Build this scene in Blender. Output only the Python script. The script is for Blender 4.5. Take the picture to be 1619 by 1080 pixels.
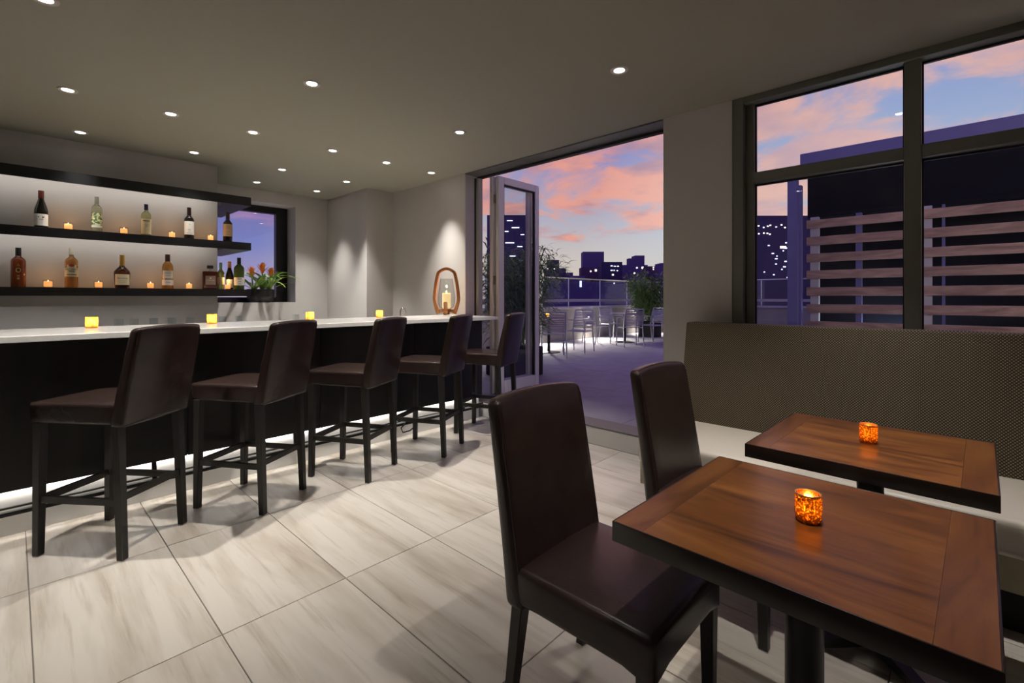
import bpy, bmesh, math, random
from mathutils import Vector, Matrix
random.seed(7)
PI = math.pi
scene = bpy.context.scene
COL = scene.collection
for o in list(bpy.data.objects):
    bpy.data.objects.remove(o)

# ------------------------------------------------------------------ camera
F_PX, HORIZON, CX = 746.0, 470.2, 809.5
EYE = 1.30
YAW = math.radians(43.369)
cam_d = bpy.data.cameras.new('camera')
cam = bpy.data.objects.new('camera', cam_d)
COL.objects.link(cam)
cam_d.sensor_width = 36.0
cam_d.lens = F_PX / 1619.0 * 36.0
cam_d.shift_y = -(540.0 - HORIZON) / 1619.0
cam_d.clip_end = 2000
cam_d.clip_start = 0.02
cam.location = (0, 0, EYE)
cam.rotation_euler = (PI / 2, 0, YAW - PI / 2)
scene.camera = cam

# ------------------------------------------------------------------ colour management
scene.view_settings.view_transform = 'Standard'
scene.view_settings.look = 'None'
scene.view_settings.gamma = 1.0
scene.view_settings.exposure = 0.0
scene.view_settings.use_curve_mapping = False

# ------------------------------------------------------------------ world: dusk sky with pink clouds
def build_world():
    w = bpy.data.worlds.new('dusk_sky'); scene.world = w
    w.use_nodes = True
    nt = w.node_tree; nt.nodes.clear()
    N = nt.nodes.new; L = nt.links.new
    out = N('ShaderNodeOutputWorld'); bg = N('ShaderNodeBackground')
    L(bg.outputs[0], out.inputs[0])
    tc = N('ShaderNodeTexCoord')
    sep = N('ShaderNodeSeparateXYZ'); L(tc.outputs['Generated'], sep.inputs[0])
    def math_(op, a, b=None, clamp=False):
        n = N('ShaderNodeMath'); n.operation = op; n.use_clamp = clamp
        for i, v in enumerate((a, b)):
            if v is None: continue
            if isinstance(v, (int, float)): n.inputs[i].default_value = v
            else: L(v, n.inputs[i])
        return n.outputs[0]
    def ramp(fac, stops):
        n = N('ShaderNodeValToRGB'); L(fac, n.inputs[0])
        e = n.color_ramp.elements
        e[0].position, e[0].color = stops[0][0], (*stops[0][1], 1)
        e[1].position, e[1].color = stops[1][0], (*stops[1][1], 1)
        for p, c in stops[2:]:
            x = e.new(p); x.color = (*c, 1)
        return n.outputs[0]
    def mix(f, a, b, t='MIX'):
        n = N('ShaderNodeMix'); n.data_type = 'RGBA'; n.blend_type = t
        L(f, n.inputs[0]) if not isinstance(f, float) else setattr(n.inputs[0], 'default_value', f)
        for v, i in ((a, 6), (b, 7)):
            if isinstance(v, tuple): n.inputs[i].default_value = (*v, 1)
            else: L(v, n.inputs[i])
        return n.outputs[2]
    el = sep.outputs[2]
    # glow towards the sunset: azimuth of the big window (around the +X side)
    s = Vector((0.97, 0.05, 0)).normalized()
    dotn = N('ShaderNodeVectorMath'); dotn.operation = 'DOT_PRODUCT'
    L(tc.outputs['Generated'], dotn.inputs[0]); dotn.inputs[1].default_value = s
    west = N('ShaderNodeMapRange'); west.inputs[1].default_value = 0.35; west.inputs[2].default_value = 1.0
    west.interpolation_type = 'SMOOTHSTEP'
    L(dotn.outputs['Value'], west.inputs[0])
    base_w = ramp(el, [(0.0, (.60, .55, .50)), (.12, (.52, .56, .62)), (.26, (.36, .45, .66)), (.45, (.24, .34, .66)), (1.0, (.035, .04, .38))])
    base_e = ramp(el, [(0.0, (.60, .50, .43)), (.08, (.54, .49, .46)), (.18, (.36, .36, .47)), (.30, (.24, .22, .46)), (.5, (.11, .11, .42)), (1.0, (.035, .04, .38))])
    base_b = ramp(el, [(0.0, (.45, .36, .48)), (.10, (.20, .22, .50)), (.22, (.14, .13, .40)), (.5, (.07, .07, .38)), (1.0, (.035, .04, .38))])
    left = N('ShaderNodeMapRange'); left.inputs[1].default_value = 0.36; left.inputs[2].default_value = 0.62
    L(dotn.outputs['Value'], left.inputs[0])
    east = mix(left.outputs[0], base_b, base_e)
    w2 = N('ShaderNodeMapRange'); w2.inputs[1].default_value = 0.84; w2.inputs[2].default_value = 0.97
    L(dotn.outputs['Value'], w2.inputs[0])
    base = mix(w2.outputs[0], east, base_w)
    # clouds, on a plane overhead
    den = math_('ADD', math_('MAXIMUM', el, 0.0), 0.16)
    cx = math_('DIVIDE', sep.outputs[0], den); cy = math_('DIVIDE', sep.outputs[1], den)
    cv = N('ShaderNodeCombineXYZ'); L(cx, cv.inputs[0]); L(cy, cv.inputs[1])
    cv.inputs[2].default_value = 3.7
    n1 = N('ShaderNodeTexNoise'); n1.inputs['Scale'].default_value = 1.7; n1.inputs['Detail'].default_value = 9
    n1.inputs['Roughness'].default_value = .56; n1.inputs['Distortion'].default_value = .35
    L(cv.outputs[0], n1.inputs['Vector'])
    n2 = N('ShaderNodeTexNoise'); n2.inputs['Scale'].default_value = 3.1; n2.inputs['Detail'].default_value = 5
    L(cv.outputs[0], n2.inputs['Vector'])
    lo = N('ShaderNodeMapRange'); lo.interpolation_type = 'SMOOTHSTEP'     # clouds thin out at the horizon
    lo.inputs[1].default_value = .04; lo.inputs[2].default_value = .16; L(el, lo.inputs[0])
    dens = math_('MULTIPLY', n1.outputs['Fac'], lo.outputs[0])
    cl = N('ShaderNodeMapRange'); cl.interpolation_type = 'SMOOTHSTEP'
    cl.inputs[1].default_value = .39; cl.inputs[2].default_value = .51; L(dens, cl.inputs[0])
    warm = ramp(n2.outputs['Fac'], [(.36, (.33, .20, .27)), (.60, (.74, .31, .23))])
    pink = ramp(n2.outputs['Fac'], [(.32, (.66, .42, .44)), (.58, (.88, .52, .42))])
    mauve = ramp(n2.outputs['Fac'], [(.35, (.22, .17, .42)), (.62, (.42, .24, .44))])
    cc = mix(w2.outputs[0], mix(left.outputs[0], mauve, warm), pink)
    up = N('ShaderNodeMapRange'); up.inputs[1].default_value = .45; up.inputs[2].default_value = .95; L(el, up.inputs[0])
    cc = mix(up.outputs[0], cc, (.09, .09, .38))
    final = mix(math_('MULTIPLY', cl.outputs[0], .88), base, cc)
    L(final, bg.inputs[0])
    bg.inputs[1].default_value = 1.1
build_world()

# ------------------------------------------------------------------ helpers
MATS = {}
def mat(name, color, rough=.5, metal=0., spec=.5, bump=None, noise=None, trans=0., coat=0., emit=None, ior=1.45, stretch=(1, 1, 1), alpha=1.):
    """principled; noise=(colour2, scale, lo, hi) tints it, bump=(scale, strength) relief in object space"""
    if name in MATS: return MATS[name]
    m = bpy.data.materials.new(name); m.use_nodes = True
    nt = m.node_tree; b = nt.nodes['Principled BSDF']
    b.inputs['Base Color'].default_value = (*color, 1); b.inputs['Roughness'].default_value = rough
    b.inputs['Metallic'].default_value = metal; b.inputs['Specular IOR Level'].default_value = spec
    b.inputs['Transmission Weight'].default_value = trans; b.inputs['Coat Weight'].default_value = coat
    b.inputs['IOR'].default_value = ior; b.inputs['Alpha'].default_value = alpha
    if emit:
        b.inputs['Emission Color'].default_value = (*emit[0], 1); b.inputs['Emission Strength'].default_value = emit[1]
    if noise or bump:
        tc = nt.nodes.new('ShaderNodeTexCoord'); mp = nt.nodes.new('ShaderNodeMapping')
        mp.inputs['Scale'].default_value = stretch
        nt.links.new(tc.outputs['Object'], mp.inputs[0])
    if noise:
        c2, sc, lo, hi = noise
        n = nt.nodes.new('ShaderNodeTexNoise'); n.inputs['Scale'].default_value = sc; n.inputs['Detail'].default_value = 5
        nt.links.new(mp.outputs[0], n.inputs['Vector'])
        r = nt.nodes.new('ShaderNodeValToRGB'); r.color_ramp.elements[0].position = lo; r.color_ramp.elements[1].position = hi
        r.color_ramp.elements[0].color = (*color, 1); r.color_ramp.elements[1].color = (*c2, 1)
        nt.links.new(n.outputs['Fac'], r.inputs[0]); nt.links.new(r.outputs[0], b.inputs['Base Color'])
    if bump:
        n = nt.nodes.new('ShaderNodeTexNoise'); n.inputs['Scale'].default_value = bump[0]; n.inputs['Detail'].default_value = 4
        nt.links.new(mp.outputs[0], n.inputs['Vector'])
        bp = nt.nodes.new('ShaderNodeBump'); bp.inputs['Strength'].default_value = bump[1]; bp.inputs['Distance'].default_value = .004
        nt.links.new(n.outputs['Fac'], bp.inputs['Height']); nt.links.new(bp.outputs[0], b.inputs['Normal'])
    MATS[name] = m
    return m

def glass_pane_mat(name, tint=(.955, .965, .97), refl=1.0):
    """thin architectural glass: clear with a Fresnel reflection"""
    if name in MATS: return MATS[name]
    m = bpy.data.materials.new(name); m.use_nodes = True; nt = m.node_tree; nt.nodes.clear()
    o = nt.nodes.new('ShaderNodeOutputMaterial'); mx = nt.nodes.new('ShaderNodeMixShader')
    t = nt.nodes.new('ShaderNodeBsdfTransparent'); t.inputs[0].default_value = (*tint, 1)
    g = nt.nodes.new('ShaderNodeBsdfGlossy'); g.inputs['Roughness'].default_value = .01
    fr = nt.nodes.new('ShaderNodeLayerWeight'); fr.inputs[0].default_value = .5      # Schlick, the same for both faces of the pane
    p5 = nt.nodes.new('ShaderNodeMath'); p5.operation = 'POWER'; p5.inputs[1].default_value = 5.
    k = nt.nodes.new('ShaderNodeMath'); k.operation = 'MULTIPLY_ADD'; k.inputs[1].default_value = .96 * refl; k.inputs[2].default_value = .04 * refl
    k.use_clamp = True
    nt.links.new(fr.outputs['Facing'], p5.inputs[0]); nt.links.new(p5.outputs[0], k.inputs[0]); nt.links.new(k.outputs[0], mx.inputs[0])
    nt.links.new(t.outputs[0], mx.inputs[1]); nt.links.new(g.outputs[0], mx.inputs[2]); nt.links.new(mx.outputs[0], o.inputs[0])
    MATS[name] = m; return m

def V(*a): return Vector(a)

def bm_new(): return bmesh.new()

def add_box(bm, lo, hi, bevel=0., seg=2):
    r = bmesh.ops.create_cube(bm, size=1.0)
    vs = r['verts']
    c = [(lo[i] + hi[i]) / 2 for i in range(3)]; s = [hi[i] - lo[i] for i in range(3)]
    for v in vs: v.co = Vector((c[0] + v.co.x * s[0], c[1] + v.co.y * s[1], c[2] + v.co.z * s[2]))
    if bevel > 0:
        es = list({e for v in vs for e in v.link_edges})
        bmesh.ops.bevel(bm, geom=es, offset=bevel, segments=seg, affect='EDGES', profile=.5)
    return bm

def box(lo, hi, bevel=0., seg=2): return add_box(bm_new(), lo, hi, bevel, seg)

def add_beam(bm, p, q, w, h=None, w2=None, h2=None, up=(0, 0, 1)):
    """four sided bar from p to q, w by h at p and w2 by h2 at q"""
    p, q = Vector(p), Vector(q); h = w if h is None else h; w2 = w if w2 is None else w2; h2 = h if h2 is None else h2
    d = (q - p).normalized(); u = Vector(up)
    if abs(d.dot(u)) > .98: u = Vector((0, 1, 0))
    s = d.cross(u).normalized(); t = s.cross(d).normalized()
    rings = []
    for c, a, b in ((p, w, h), (q, w2, h2)):
        rings.append([bm.verts.new(c + s * (i * a / 2) + t * (j * b / 2)) for i, j in ((-1, -1), (1, -1), (1, 1), (-1, 1))])
    A, B = rings
    for i in range(4): bm.faces.new((A[i], A[(i + 1) % 4], B[(i + 1) % 4], B[i]))
    bm.faces.new(A[::-1]); bm.faces.new(B)
    return bm

def beam(*a, **k): return add_beam(bm_new(), *a, **k)

def add_tube(bm, pts, r, n=8, closed=False, r_end=None, caps=True):
    pts = [Vector(p) for p in pts]; m = len(pts); rings = []
    prev = None
    for i, p in enumerate(pts):
        if closed: d = pts[(i + 1) % m] - pts[i - 1]
        else: d = pts[min(i + 1, m - 1)] - pts[max(i - 1, 0)]
        d.normalize()
        if prev is None:
            u = Vector((0, 0, 1)) if abs(d.z) < .9 else Vector((1, 0, 0))
            s = d.cross(u).normalized()
        else:
            s = (prev - d * prev.dot(d)).normalized()
        prev = s; t = d.cross(s)
        rr = r if r_end is None else r + (r_end - r) * i / max(1, m - 1)
        rings.append([bm.verts.new(p + (s * math.cos(2 * PI * k / n) + t * math.sin(2 * PI * k / n)) * rr) for k in range(n)])
    for i in range(m if closed else m - 1):
        A, B = rings[i], rings[(i + 1) % m]
        for k in range(n): bm.faces.new((A[k], A[(k + 1) % n], B[(k + 1) % n], B[k]))
    if caps and not closed:
        bm.faces.new(rings[0][::-1]); bm.faces.new(rings[-1])
    return bm

def tube(*a, **k): return add_tube(bm_new(), *a, **k)

def add_lathe(bm, prof, n=24, c=(0, 0, 0), sx=1., sy=1.):
    rings = []
    for r, z in prof:
        if r < 1e-6: rings.append([bm.verts.new((c[0], c[1], c[2] + z))])
        else: rings.append([bm.verts.new((c[0] + sx * r * math.cos(2 * PI * k / n), c[1] + sy * r * math.sin(2 * PI * k / n), c[2] + z)) for k in range(n)])
    for A, B in zip(rings, rings[1:]):
        for k in range(n):
            a, b = A[k % len(A)], A[(k + 1) % len(A)]; d, e = B[k % len(B)], B[(k + 1) % len(B)]
            f = []
            for v in (a, b, e, d):
                if v not in f: f.append(v)
            if len(f) >= 3:
                try: bm.faces.new(f)
                except ValueError: pass
    return bm

def lathe(*a, **k): return add_lathe(bm_new(), *a, **k)

def cushion(lo, hi, bevel, seg=3, cuts=5, deform=None):
    """soft box: gridded faces, rounded edges, then bent by deform(v)"""
    bm = bm_new(); add_box(bm, lo, hi)
    bmesh.ops.bevel(bm, geom=list(bm.edges), offset=bevel, segments=seg, affect='EDGES', profile=.5)
    for ax in range(3):
        L = hi[ax] - lo[ax]
        if cuts and L > bevel * 4:
            for k in range(1, cuts + 1):
                x = lo[ax] + bevel + (L - 2 * bevel) * k / (cuts + 1)
                pl = [0, 0, 0]; pl[ax] = x; no = [0, 0, 0]; no[ax] = 1
                bmesh.ops.bisect_plane(bm, geom=list(bm.verts) + list(bm.edges) + list(bm.faces), plane_co=pl, plane_no=no)
    if deform:
        for v in bm.verts: v.co = Vector(deform(v.co))
    return bm

def mesh_of(bm, name, angle=38):
    bmesh.ops.recalc_face_normals(bm, faces=list(bm.faces))
    me = bpy.data.meshes.new(name); bm.to_mesh(me); bm.free()
    for p in me.polygons: p.use_smooth = True
    me.set_sharp_from_angle(angle=math.radians(angle))
    return me

def obj(name, bm, m, parent=None, loc=None, rot=None, label=None, kind=None, angle=38):
    me = bm if isinstance(bm, bpy.types.Mesh) else mesh_of(bm, name, angle)
    if m is not None:
        if len(me.materials) == 0: me.materials.append(m)
    o = bpy.data.objects.new(name, me); COL.objects.link(o)
    if parent: o.parent = parent
    if loc: o.location = loc
    if rot: o.rotation_euler = rot
    if label: o['label'] = label
    if kind: o['kind'] = kind
    return o

def tag(o, label, cat, group=None):
    o['label'] = label; o['category'] = cat
    if group: o['group'] = group
    return o

def thing(name, label, cat, loc=(0, 0, 0), rz=0., group=None):
    o = bpy.data.objects.new(name, None); COL.objects.link(o)
    o.empty_display_size = .1
    o.location = loc; o.rotation_euler = (0, 0, rz)
    return tag(o, label, cat, group)

def struct(name, bm, m, label=None, parent=None):
    o = obj(name, bm, m, parent)
    if not parent:
        o['kind'] = 'structure'
    if label: o['label'] = label
    return o

def copy_tree(o, parent=None):
    c = o.copy(); COL.objects.link(c)
    if parent: c.parent = parent
    for ch in [x for x in bpy.data.objects if x.parent == o]: copy_tree(ch, c)
    return c

def light(name, kind, energy, color, loc, parent=None, **k):
    d = bpy.data.lights.new(name, kind); d.energy = energy; d.color = color
    rot = k.pop('rot', None)
    for a, b in k.items(): setattr(d, a, b)
    o = bpy.data.objects.new(name, d); COL.objects.link(o); o.location = loc
    if rot: o.rotation_euler = rot
    if parent: o.parent = parent
    return o

def ray(x, y):
    a, b = (x - CX) / F_PX, (HORIZON - y) / F_PX
    c, s = math.cos(YAW), math.sin(YAW)
    return Vector((c + s * a, s - c * a, b))
def at_z(x, y, z): d = ray(x, y); return Vector((0, 0, EYE)) + d * ((z - EYE) / d.z)
def at_x(x, y, X): d = ray(x, y); return Vector((0, 0, EYE)) + d * (X / d.x)
def at_y(x, y, Y): d = ray(x, y); return Vector((0, 0, EYE)) + d * (Y / d.y)
def at_d(x, y, D): return Vector((0, 0, EYE)) + ray(x, y) * D

FONT_CACHE = {}
def text_mesh(body, size, bend=None):
    """flat lettering in the local XZ plane, front towards -Y; bend = radius wraps it round a bottle"""
    cu = bpy.data.curves.new('lettering', 'FONT'); cu.body = body; cu.size = size
    cu.align_x = 'CENTER'; cu.align_y = 'CENTER'; cu.resolution_u = 3
    ob = bpy.data.objects.new('lettering', cu)
    me = bpy.data.meshes.new_from_object(ob)
    bpy.data.objects.remove(ob); bpy.data.curves.remove(cu)
    for v in me.vertices:
        x, z = v.co.x, v.co.y
        if bend: v.co = (bend * math.sin(x / bend), -bend * math.cos(x / bend), z)
        else: v.co = (x, 0, z)
    return me

# ------------------------------------------------------------------ materials
M_wall = mat('wall_paint', (.56, .54, .53), .75, bump=(60, .05))
M_panelwall = mat('shelf_panel_paint', (.50, .48, .47), .7, bump=(60, .05))
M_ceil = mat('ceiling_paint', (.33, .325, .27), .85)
M_grout = mat('grout', (.20, .18, .16), .9)
M_frame = mat('window_frame_metal', (.17, .17, .15), .45, metal=.2)
M_doorframe = mat('door_frame_metal', (.70, .69, .66), .40)
M_jamb = mat('jamb_metal', (.16, .16, .15), .45, metal=.3); M_jpost = mat('grey_post_metal', (.36, .36, .34), .45)
M_gasket = mat('black_gasket', (.01, .01, .01), .5)
M_leather = mat('dark_brown_leather', (.033, .020, .0175), .27, noise=((.025, .015, .013), 9, .35, .7), bump=(160, .08))
M_legs = mat('black_stained_wood', (.016, .015, .013), .38, noise=((.026, .024, .02), 12, .4, .7), stretch=(1, 1, .1))
M_pad = mat('white_felt_pad', (.75, .73, .7), .8)
M_blackpanel = mat('black_bar_panel', (.010, .010, .010), .42, noise=((.015, .015, .014), 2.2, .4, .7), stretch=(6, 1, .6))
M_quartz = mat('white_quartz', (.74, .73, .71), .16, noise=((.66, .65, .63), 14, .45, .75))
M_shelf = mat('black_shelf_lacquer', (.008, .008, .009), .35)
M_toe = mat('toe_kick_laminate', (.72, .70, .67), .4)
M_chrome = mat('chrome', (.7, .7, .7), .12, metal=1.)
M_blackmetal = mat('black_metal', (.014, .014, .015), .35, metal=.4)
M_cream = mat('cream_vinyl', (.66, .60, .53), .38, bump=(90, .05))
M_olive = mat('bench_face_vinyl', (.40, .36, .25), .5, bump=(90, .05))
M_black = mat('matte_black', (.008, .008, .008), .7)
M_glass = glass_pane_mat('window_glass')
M_railglass = glass_pane_mat('rail_glass', (.80, .83, .92), 1.0)
M_clear = glass_pane_mat('clear_glass', (.93, .95, .95), 1.4)
M_tableedge = mat('dark_table_edge', (.020, .012, .009), .3, coat=.3)

def floor_tile_mat():
    m = bpy.data.materials.new('travertine_tile'); m.use_nodes = True; nt = m.node_tree; b = nt.nodes['Principled BSDF']
    N = nt.nodes.new; L = nt.links.new
    tc = N('ShaderNodeTexCoord'); oi = N('ShaderNodeObjectInfo')
    mul = N('ShaderNodeMath'); mul.operation = 'MULTIPLY'; mul.inputs[1].default_value = 57.3; L(oi.outputs['Random'], mul.inputs[0])
    cmb = N('ShaderNodeCombineXYZ'); L(mul.outputs[0], cmb.inputs[0]); L(mul.outputs[0], cmb.inputs[1])
    add = N('ShaderNodeVectorMath'); L(tc.outputs['Object'], add.inputs[0]); L(cmb.outputs[0], add.inputs[1])
    def noise(sc, det, st, rough=.6, dist=0.):
        mp = N('ShaderNodeMapping'); mp.inputs['Scale'].default_value = st; L(add.outputs[0], mp.inputs[0])
        n = N('ShaderNodeTexNoise'); n.inputs['Scale'].default_value = sc; n.inputs['Detail'].default_value = det
        n.inputs['Roughness'].default_value = rough; n.inputs['Distortion'].default_value = dist
        L(mp.outputs[0], n.inputs['Vector']); return n.outputs['Fac']
    broad = noise(1.0, 4, (7.5, .9, 1), .55, .3)
    fine = noise(1.0, 6, (26, 1.6, 1), .62, .25)
    cloud = noise(2.4, 3, (1, 1, 1))
    r1 = N('ShaderNodeValToRGB'); L(broad, r1.inputs[0])
    e = r1.color_ramp.elements; e[0].position = .30; e[0].color = (.40, .345, .285, 1); e[1].position = .56; e[1].color = (.60, .555, .50, 1)
    x = e.new(.42); x.color = (.50, .45, .39, 1)
    r2 = N('ShaderNodeValToRGB'); L(fine, r2.inputs[0])
    e = r2.color_ramp.elements; e[0].position = .30; e[0].color = (.70, .65, .59, 1); e[1].position = .46; e[1].color = (1, 1, 1, 1)
    mx = N('ShaderNodeMix'); mx.data_type = 'RGBA'; mx.blend_type = 'MULTIPLY'; mx.inputs[0].default_value = .75
    L(r1.outputs[0], mx.inputs[6]); L(r2.outputs[0], mx.inputs[7])
    L(mx.outputs[2], b.inputs['Base Color'])
    rr = N('ShaderNodeMapRange'); rr.inputs[3].default_value = .26; rr.inputs[4].default_value = .44; L(cloud, rr.inputs[0]); L(rr.outputs[0], b.inputs['Roughness'])
    return m
M_tile = floor_tile_mat()

def wood_mat(name, dark, light, hi, axis, rough=.22, coat=.35):
    m = bpy.data.materials.new(name); m.use_nodes = True; nt = m.node_tree; b = nt.nodes['Principled BSDF']
    N = nt.nodes.new; L = nt.links.new
    tc = N('ShaderNodeTexCoord'); oi = N('ShaderNodeObjectInfo')
    add = N('ShaderNodeVectorMath'); L(tc.outputs['Object'], add.inputs[0])
    cmb = N('ShaderNodeCombineXYZ'); mul = N('ShaderNodeMath'); mul.operation = 'MULTIPLY'; mul.inputs[1].default_value = 31.
    L(oi.outputs['Random'], mul.inputs[0]); L(mul.outputs[0], cmb.inputs[0]); L(mul.outputs[0], cmb.inputs[1]); L(cmb.outputs[0], add.inputs[1])
    st = [9, 9, 9]; st[axis] = 1.6
    mp = N('ShaderNodeMapping'); mp.inputs['Scale'].default_value = st; L(add.outputs[0], mp.inputs[0])
    n = N('ShaderNodeTexNoise'); n.inputs['Scale'].default_value = 1.1; n.inputs['Detail'].default_value = 8; n.inputs['Roughness'].default_value = .58; n.inputs['Distortion'].default_value = 1.3
    L(mp.outputs[0], n.inputs['Vector'])
    r = N('ShaderNodeValToRGB'); L(n.outputs['Fac'], r.inputs[0]); e = r.color_ramp.elements
    e[0].position = .33; e[0].color = (*dark, 1); e[1].position = .68; e[1].color = (*hi, 1); x = e.new(.5); x.color = (*light, 1)
    # fine pores
    st2 = [90, 90, 90]; st2[axis] = 7
    mp2 = N('ShaderNodeMapping'); mp2.inputs['Scale'].default_value = st2; L(add.outputs[0], mp2.inputs[0])
    n2 = N('ShaderNodeTexNoise'); n2.inputs['Scale'].default_value = 1.; n2.inputs['Detail'].default_value = 3; L(mp2.outputs[0], n2.inputs['Vector'])
    r2 = N('ShaderNodeValToRGB'); L(n2.outputs['Fac'], r2.inputs[0]); e = r2.color_ramp.elements
    e[0].position = .32; e[0].color = (.62, .58, .55, 1); e[1].position = .5; e[1].color = (1, 1, 1, 1)
    mx = N('ShaderNodeMix'); mx.data_type = 'RGBA'; mx.blend_type = 'MULTIPLY'; mx.inputs[0].default_value = .4
    L(r.outputs[0], mx.inputs[6]); L(r2.outputs[0], mx.inputs[7]); L(mx.outputs[2], b.inputs['Base Color'])
    b.inputs['Roughness'].default_value = rough; b.inputs['Specular IOR Level'].default_value = .35; b.inputs['Coat Weight'].default_value = coat; b.inputs['Coat Roughness'].default_value = .12
    return m
M_table = wood_mat('table_wood', (.080, .025, .006), (.175, .058, .011), (.260, .098, .020), 1, .30, .15)
M_tableend = wood_mat('table_end_wood', (.075, .024, .006), (.145, .048, .010), (.20, .074, .016), 0, .30, .15)
M_lantern = wood_mat('lantern_wood', (.22, .07, .02), (.42, .15, .04), (.58, .25, .08), 2, .35, .2)
M_slatwood = wood_mat('weathered_slat_wood', (.26, .17, .13), (.42, .29, .22), (.58, .42, .30), 1, .6, 0.)

def fabric_mat():
    m = bpy.data.materials.new('woven_dot_fabric'); m.use_nodes = True; nt = m.node_tree; b = nt.nodes['Principled BSDF']
    N = nt.nodes.new; L = nt.links.new
    tc = N('ShaderNodeTexCoord'); sp = N('ShaderNodeSeparateXYZ'); L(tc.outputs['Object'], sp.inputs[0])
    def mt(op, a, c=None):
        n = N('ShaderNodeMath'); n.operation = op
        for i, v in enumerate((a, c)):
            if v is None: continue
            if isinstance(v, (int, float)): n.inputs[i].default_value = v
            else: L(v, n.inputs[i])
        return n.outputs[0]
    k = 2 * PI / .0145
    u = mt('MULTIPLY', sp.outputs[1], k); v = mt('MULTIPLY', sp.outputs[2], k)
    g = mt('MULTIPLY', mt('COSINE', u), mt('COSINE', v))
    mr = N('ShaderNodeMapRange'); mr.inputs[1].default_value = .05; mr.inputs[2].default_value = .6; L(g, mr.inputs[0])
    n = N('ShaderNodeTexNoise'); n.inputs['Scale'].default_value = 130; L(tc.outputs['Object'], n.inputs['Vector'])
    mx = N('ShaderNodeMix'); mx.data_type = 'RGBA'; L(mr.outputs[0], mx.inputs[0]); mx.inputs[6].default_value = (.042, .033, .025, 1); mx.inputs[7].default_value = (.30, .235, .145, 1)
    m2 = N('ShaderNodeMix'); m2.data_type = 'RGBA'; m2.blend_type = 'MULTIPLY'; m2.inputs[0].default_value = .6; L(mx.outputs[2], m2.inputs[6]); L(n.outputs['Fac'], m2.inputs[7])
    L(mx.outputs[2], b.inputs['Base Color']); b.inputs['Roughness'].default_value = .75; b.inputs['Specular IOR Level'].default_value = .3
    bp = N('ShaderNodeBump'); bp.inputs['Strength'].default_value = .5; bp.inputs['Distance'].default_value = .002; L(mr.outputs[0], bp.inputs['Height']); L(bp.outputs[0], b.inputs['Normal'])
    return m
M_fabric = fabric_mat()

# ------------------------------------------------------------------ room shell
H = 2.71                 # ceiling
XR = 3.53                # inner face of the door and window wall
XO = 3.76                # its outer face
TZ = 0.165               # terrace level
YP, YB = 5.80, 6.65      # shelf panel face, back wall face
X0, Y0 = -2.1, -2.3      # hidden sides of the room behind the camera

fl = struct('floor', box((X0, Y0, -.12), (XR, YB, -.006)), M_grout)
TW, TL = .505, .945
tile_me = mesh_of(box((-TW / 2 + .0018, -TL / 2 + .0018, -.010), (TW / 2 - .0018, TL / 2 - .0018, 0), .0012, 1), 'tile'); tile_me.materials.append(M_tile)
i0 = math.floor((X0 - .05) / TW); j0 = math.floor((Y0 - 1.115) / TL)
for i in range(i0, 8):
    for j in range(j0, 7):
        x0, x1 = max(.05 + i * TW, X0), min(.05 + (i + 1) * TW, XR)
        y0, y1 = max(1.115 + j * TL, Y0), min(1.115 + (j + 1) * TL, YB)
        if x1 - x0 < .02 or y1 - y0 < .02: continue
        if x1 - x0 > TW - .01 and y1 - y0 > TL - .01: o = obj('tile', tile_me, None, fl)
        else:
            w, l = (x1 - x0) / 2, (y1 - y0) / 2
            o = obj('tile', box((-w + .0018, -l + .0018, -.010), (w - .0018, l - .0018, 0), .0012, 1), M_tile, fl)
        o.location = ((x0 + x1) / 2, (y0 + y1) / 2, 0)

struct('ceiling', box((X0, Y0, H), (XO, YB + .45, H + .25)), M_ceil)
# walls the camera stands in front of
struct('wall_left', box((X0 - .2, Y0, -.1), (X0, YB + .45, H)), M_wall)
struct('wall_front', box((X0 - .2, Y0 - .2, -.1), (XO, Y0, H)), M_wall)

def slabs(rects, mk):
    bm = bm_new()
    for r in rects: add_box(bm, *mk(r))
    return bm
# back wall with the window opening
WX0, WX1, WZ0, WZ1 = 1.60, 2.685, 1.232, 2.553
struct('wall_back', slabs([(X0, WX0, -.1, H), (WX1, 3.14, -.1, H), (WX0, WX1, -.1, WZ0), (WX0, WX1, WZ1, H)],
                          lambda r: ((r[0], YB, r[2]), (r[1], YB + .45, r[3]))), M_wall)
struct('wall_column', box((3.14, 5.545, 0), (XO, YB + .45, H)), M_wall)
# right wall: piece left of the doorway, pier between doorway and window, strip under the window
DY0, DY1 = 1.690, 4.070          # doorway along Y
GY0, GY1 = -1.62, 1.172           # window opening along Y
struct('wall_right', slabs([(DY1, 5.545, 0, H), (GY1, DY0, 0, H), (GY0, GY1, 0, 1.0), (Y0, GY0, 0, H)],
                           lambda r: ((XR, r[0], r[2]), (XO, r[1], r[3]))), M_wall)
# hung shelf panel
sp = struct('wall_shelf_panel', box((X0, YP, 1.22), (1.517, YB, H), .002, 1), M_panelwall)

obj('added_led_strip', box((X0 + .01, 6.20, 1.2165), (1.50, 6.215, 1.22)), mat('added_panel_led', (1, 1, 1), .4, emit=((1., .95, .86), 3.)), sp)  # assumed strip and area light, added to brighten the wall below the panel
light('added_panel_light', 'AREA', 3.0, (1., .96, .92), (-.3, 6.208, 1.2155), sp, shape='RECTANGLE', size=3.5, size_y=.02)
# door sill and riser
struct('trim_1', box((XR, DY0, 0), (XO, DY1, TZ - .012), .004, 1), M_wall, 'pale painted riser and sill of the doorway step')
struct('trim_2', box((XR - .004, DY0, TZ - .012), (XO, DY1, TZ), .002, 1), M_jamb, 'thin metal sill strip of the doorway')
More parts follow.
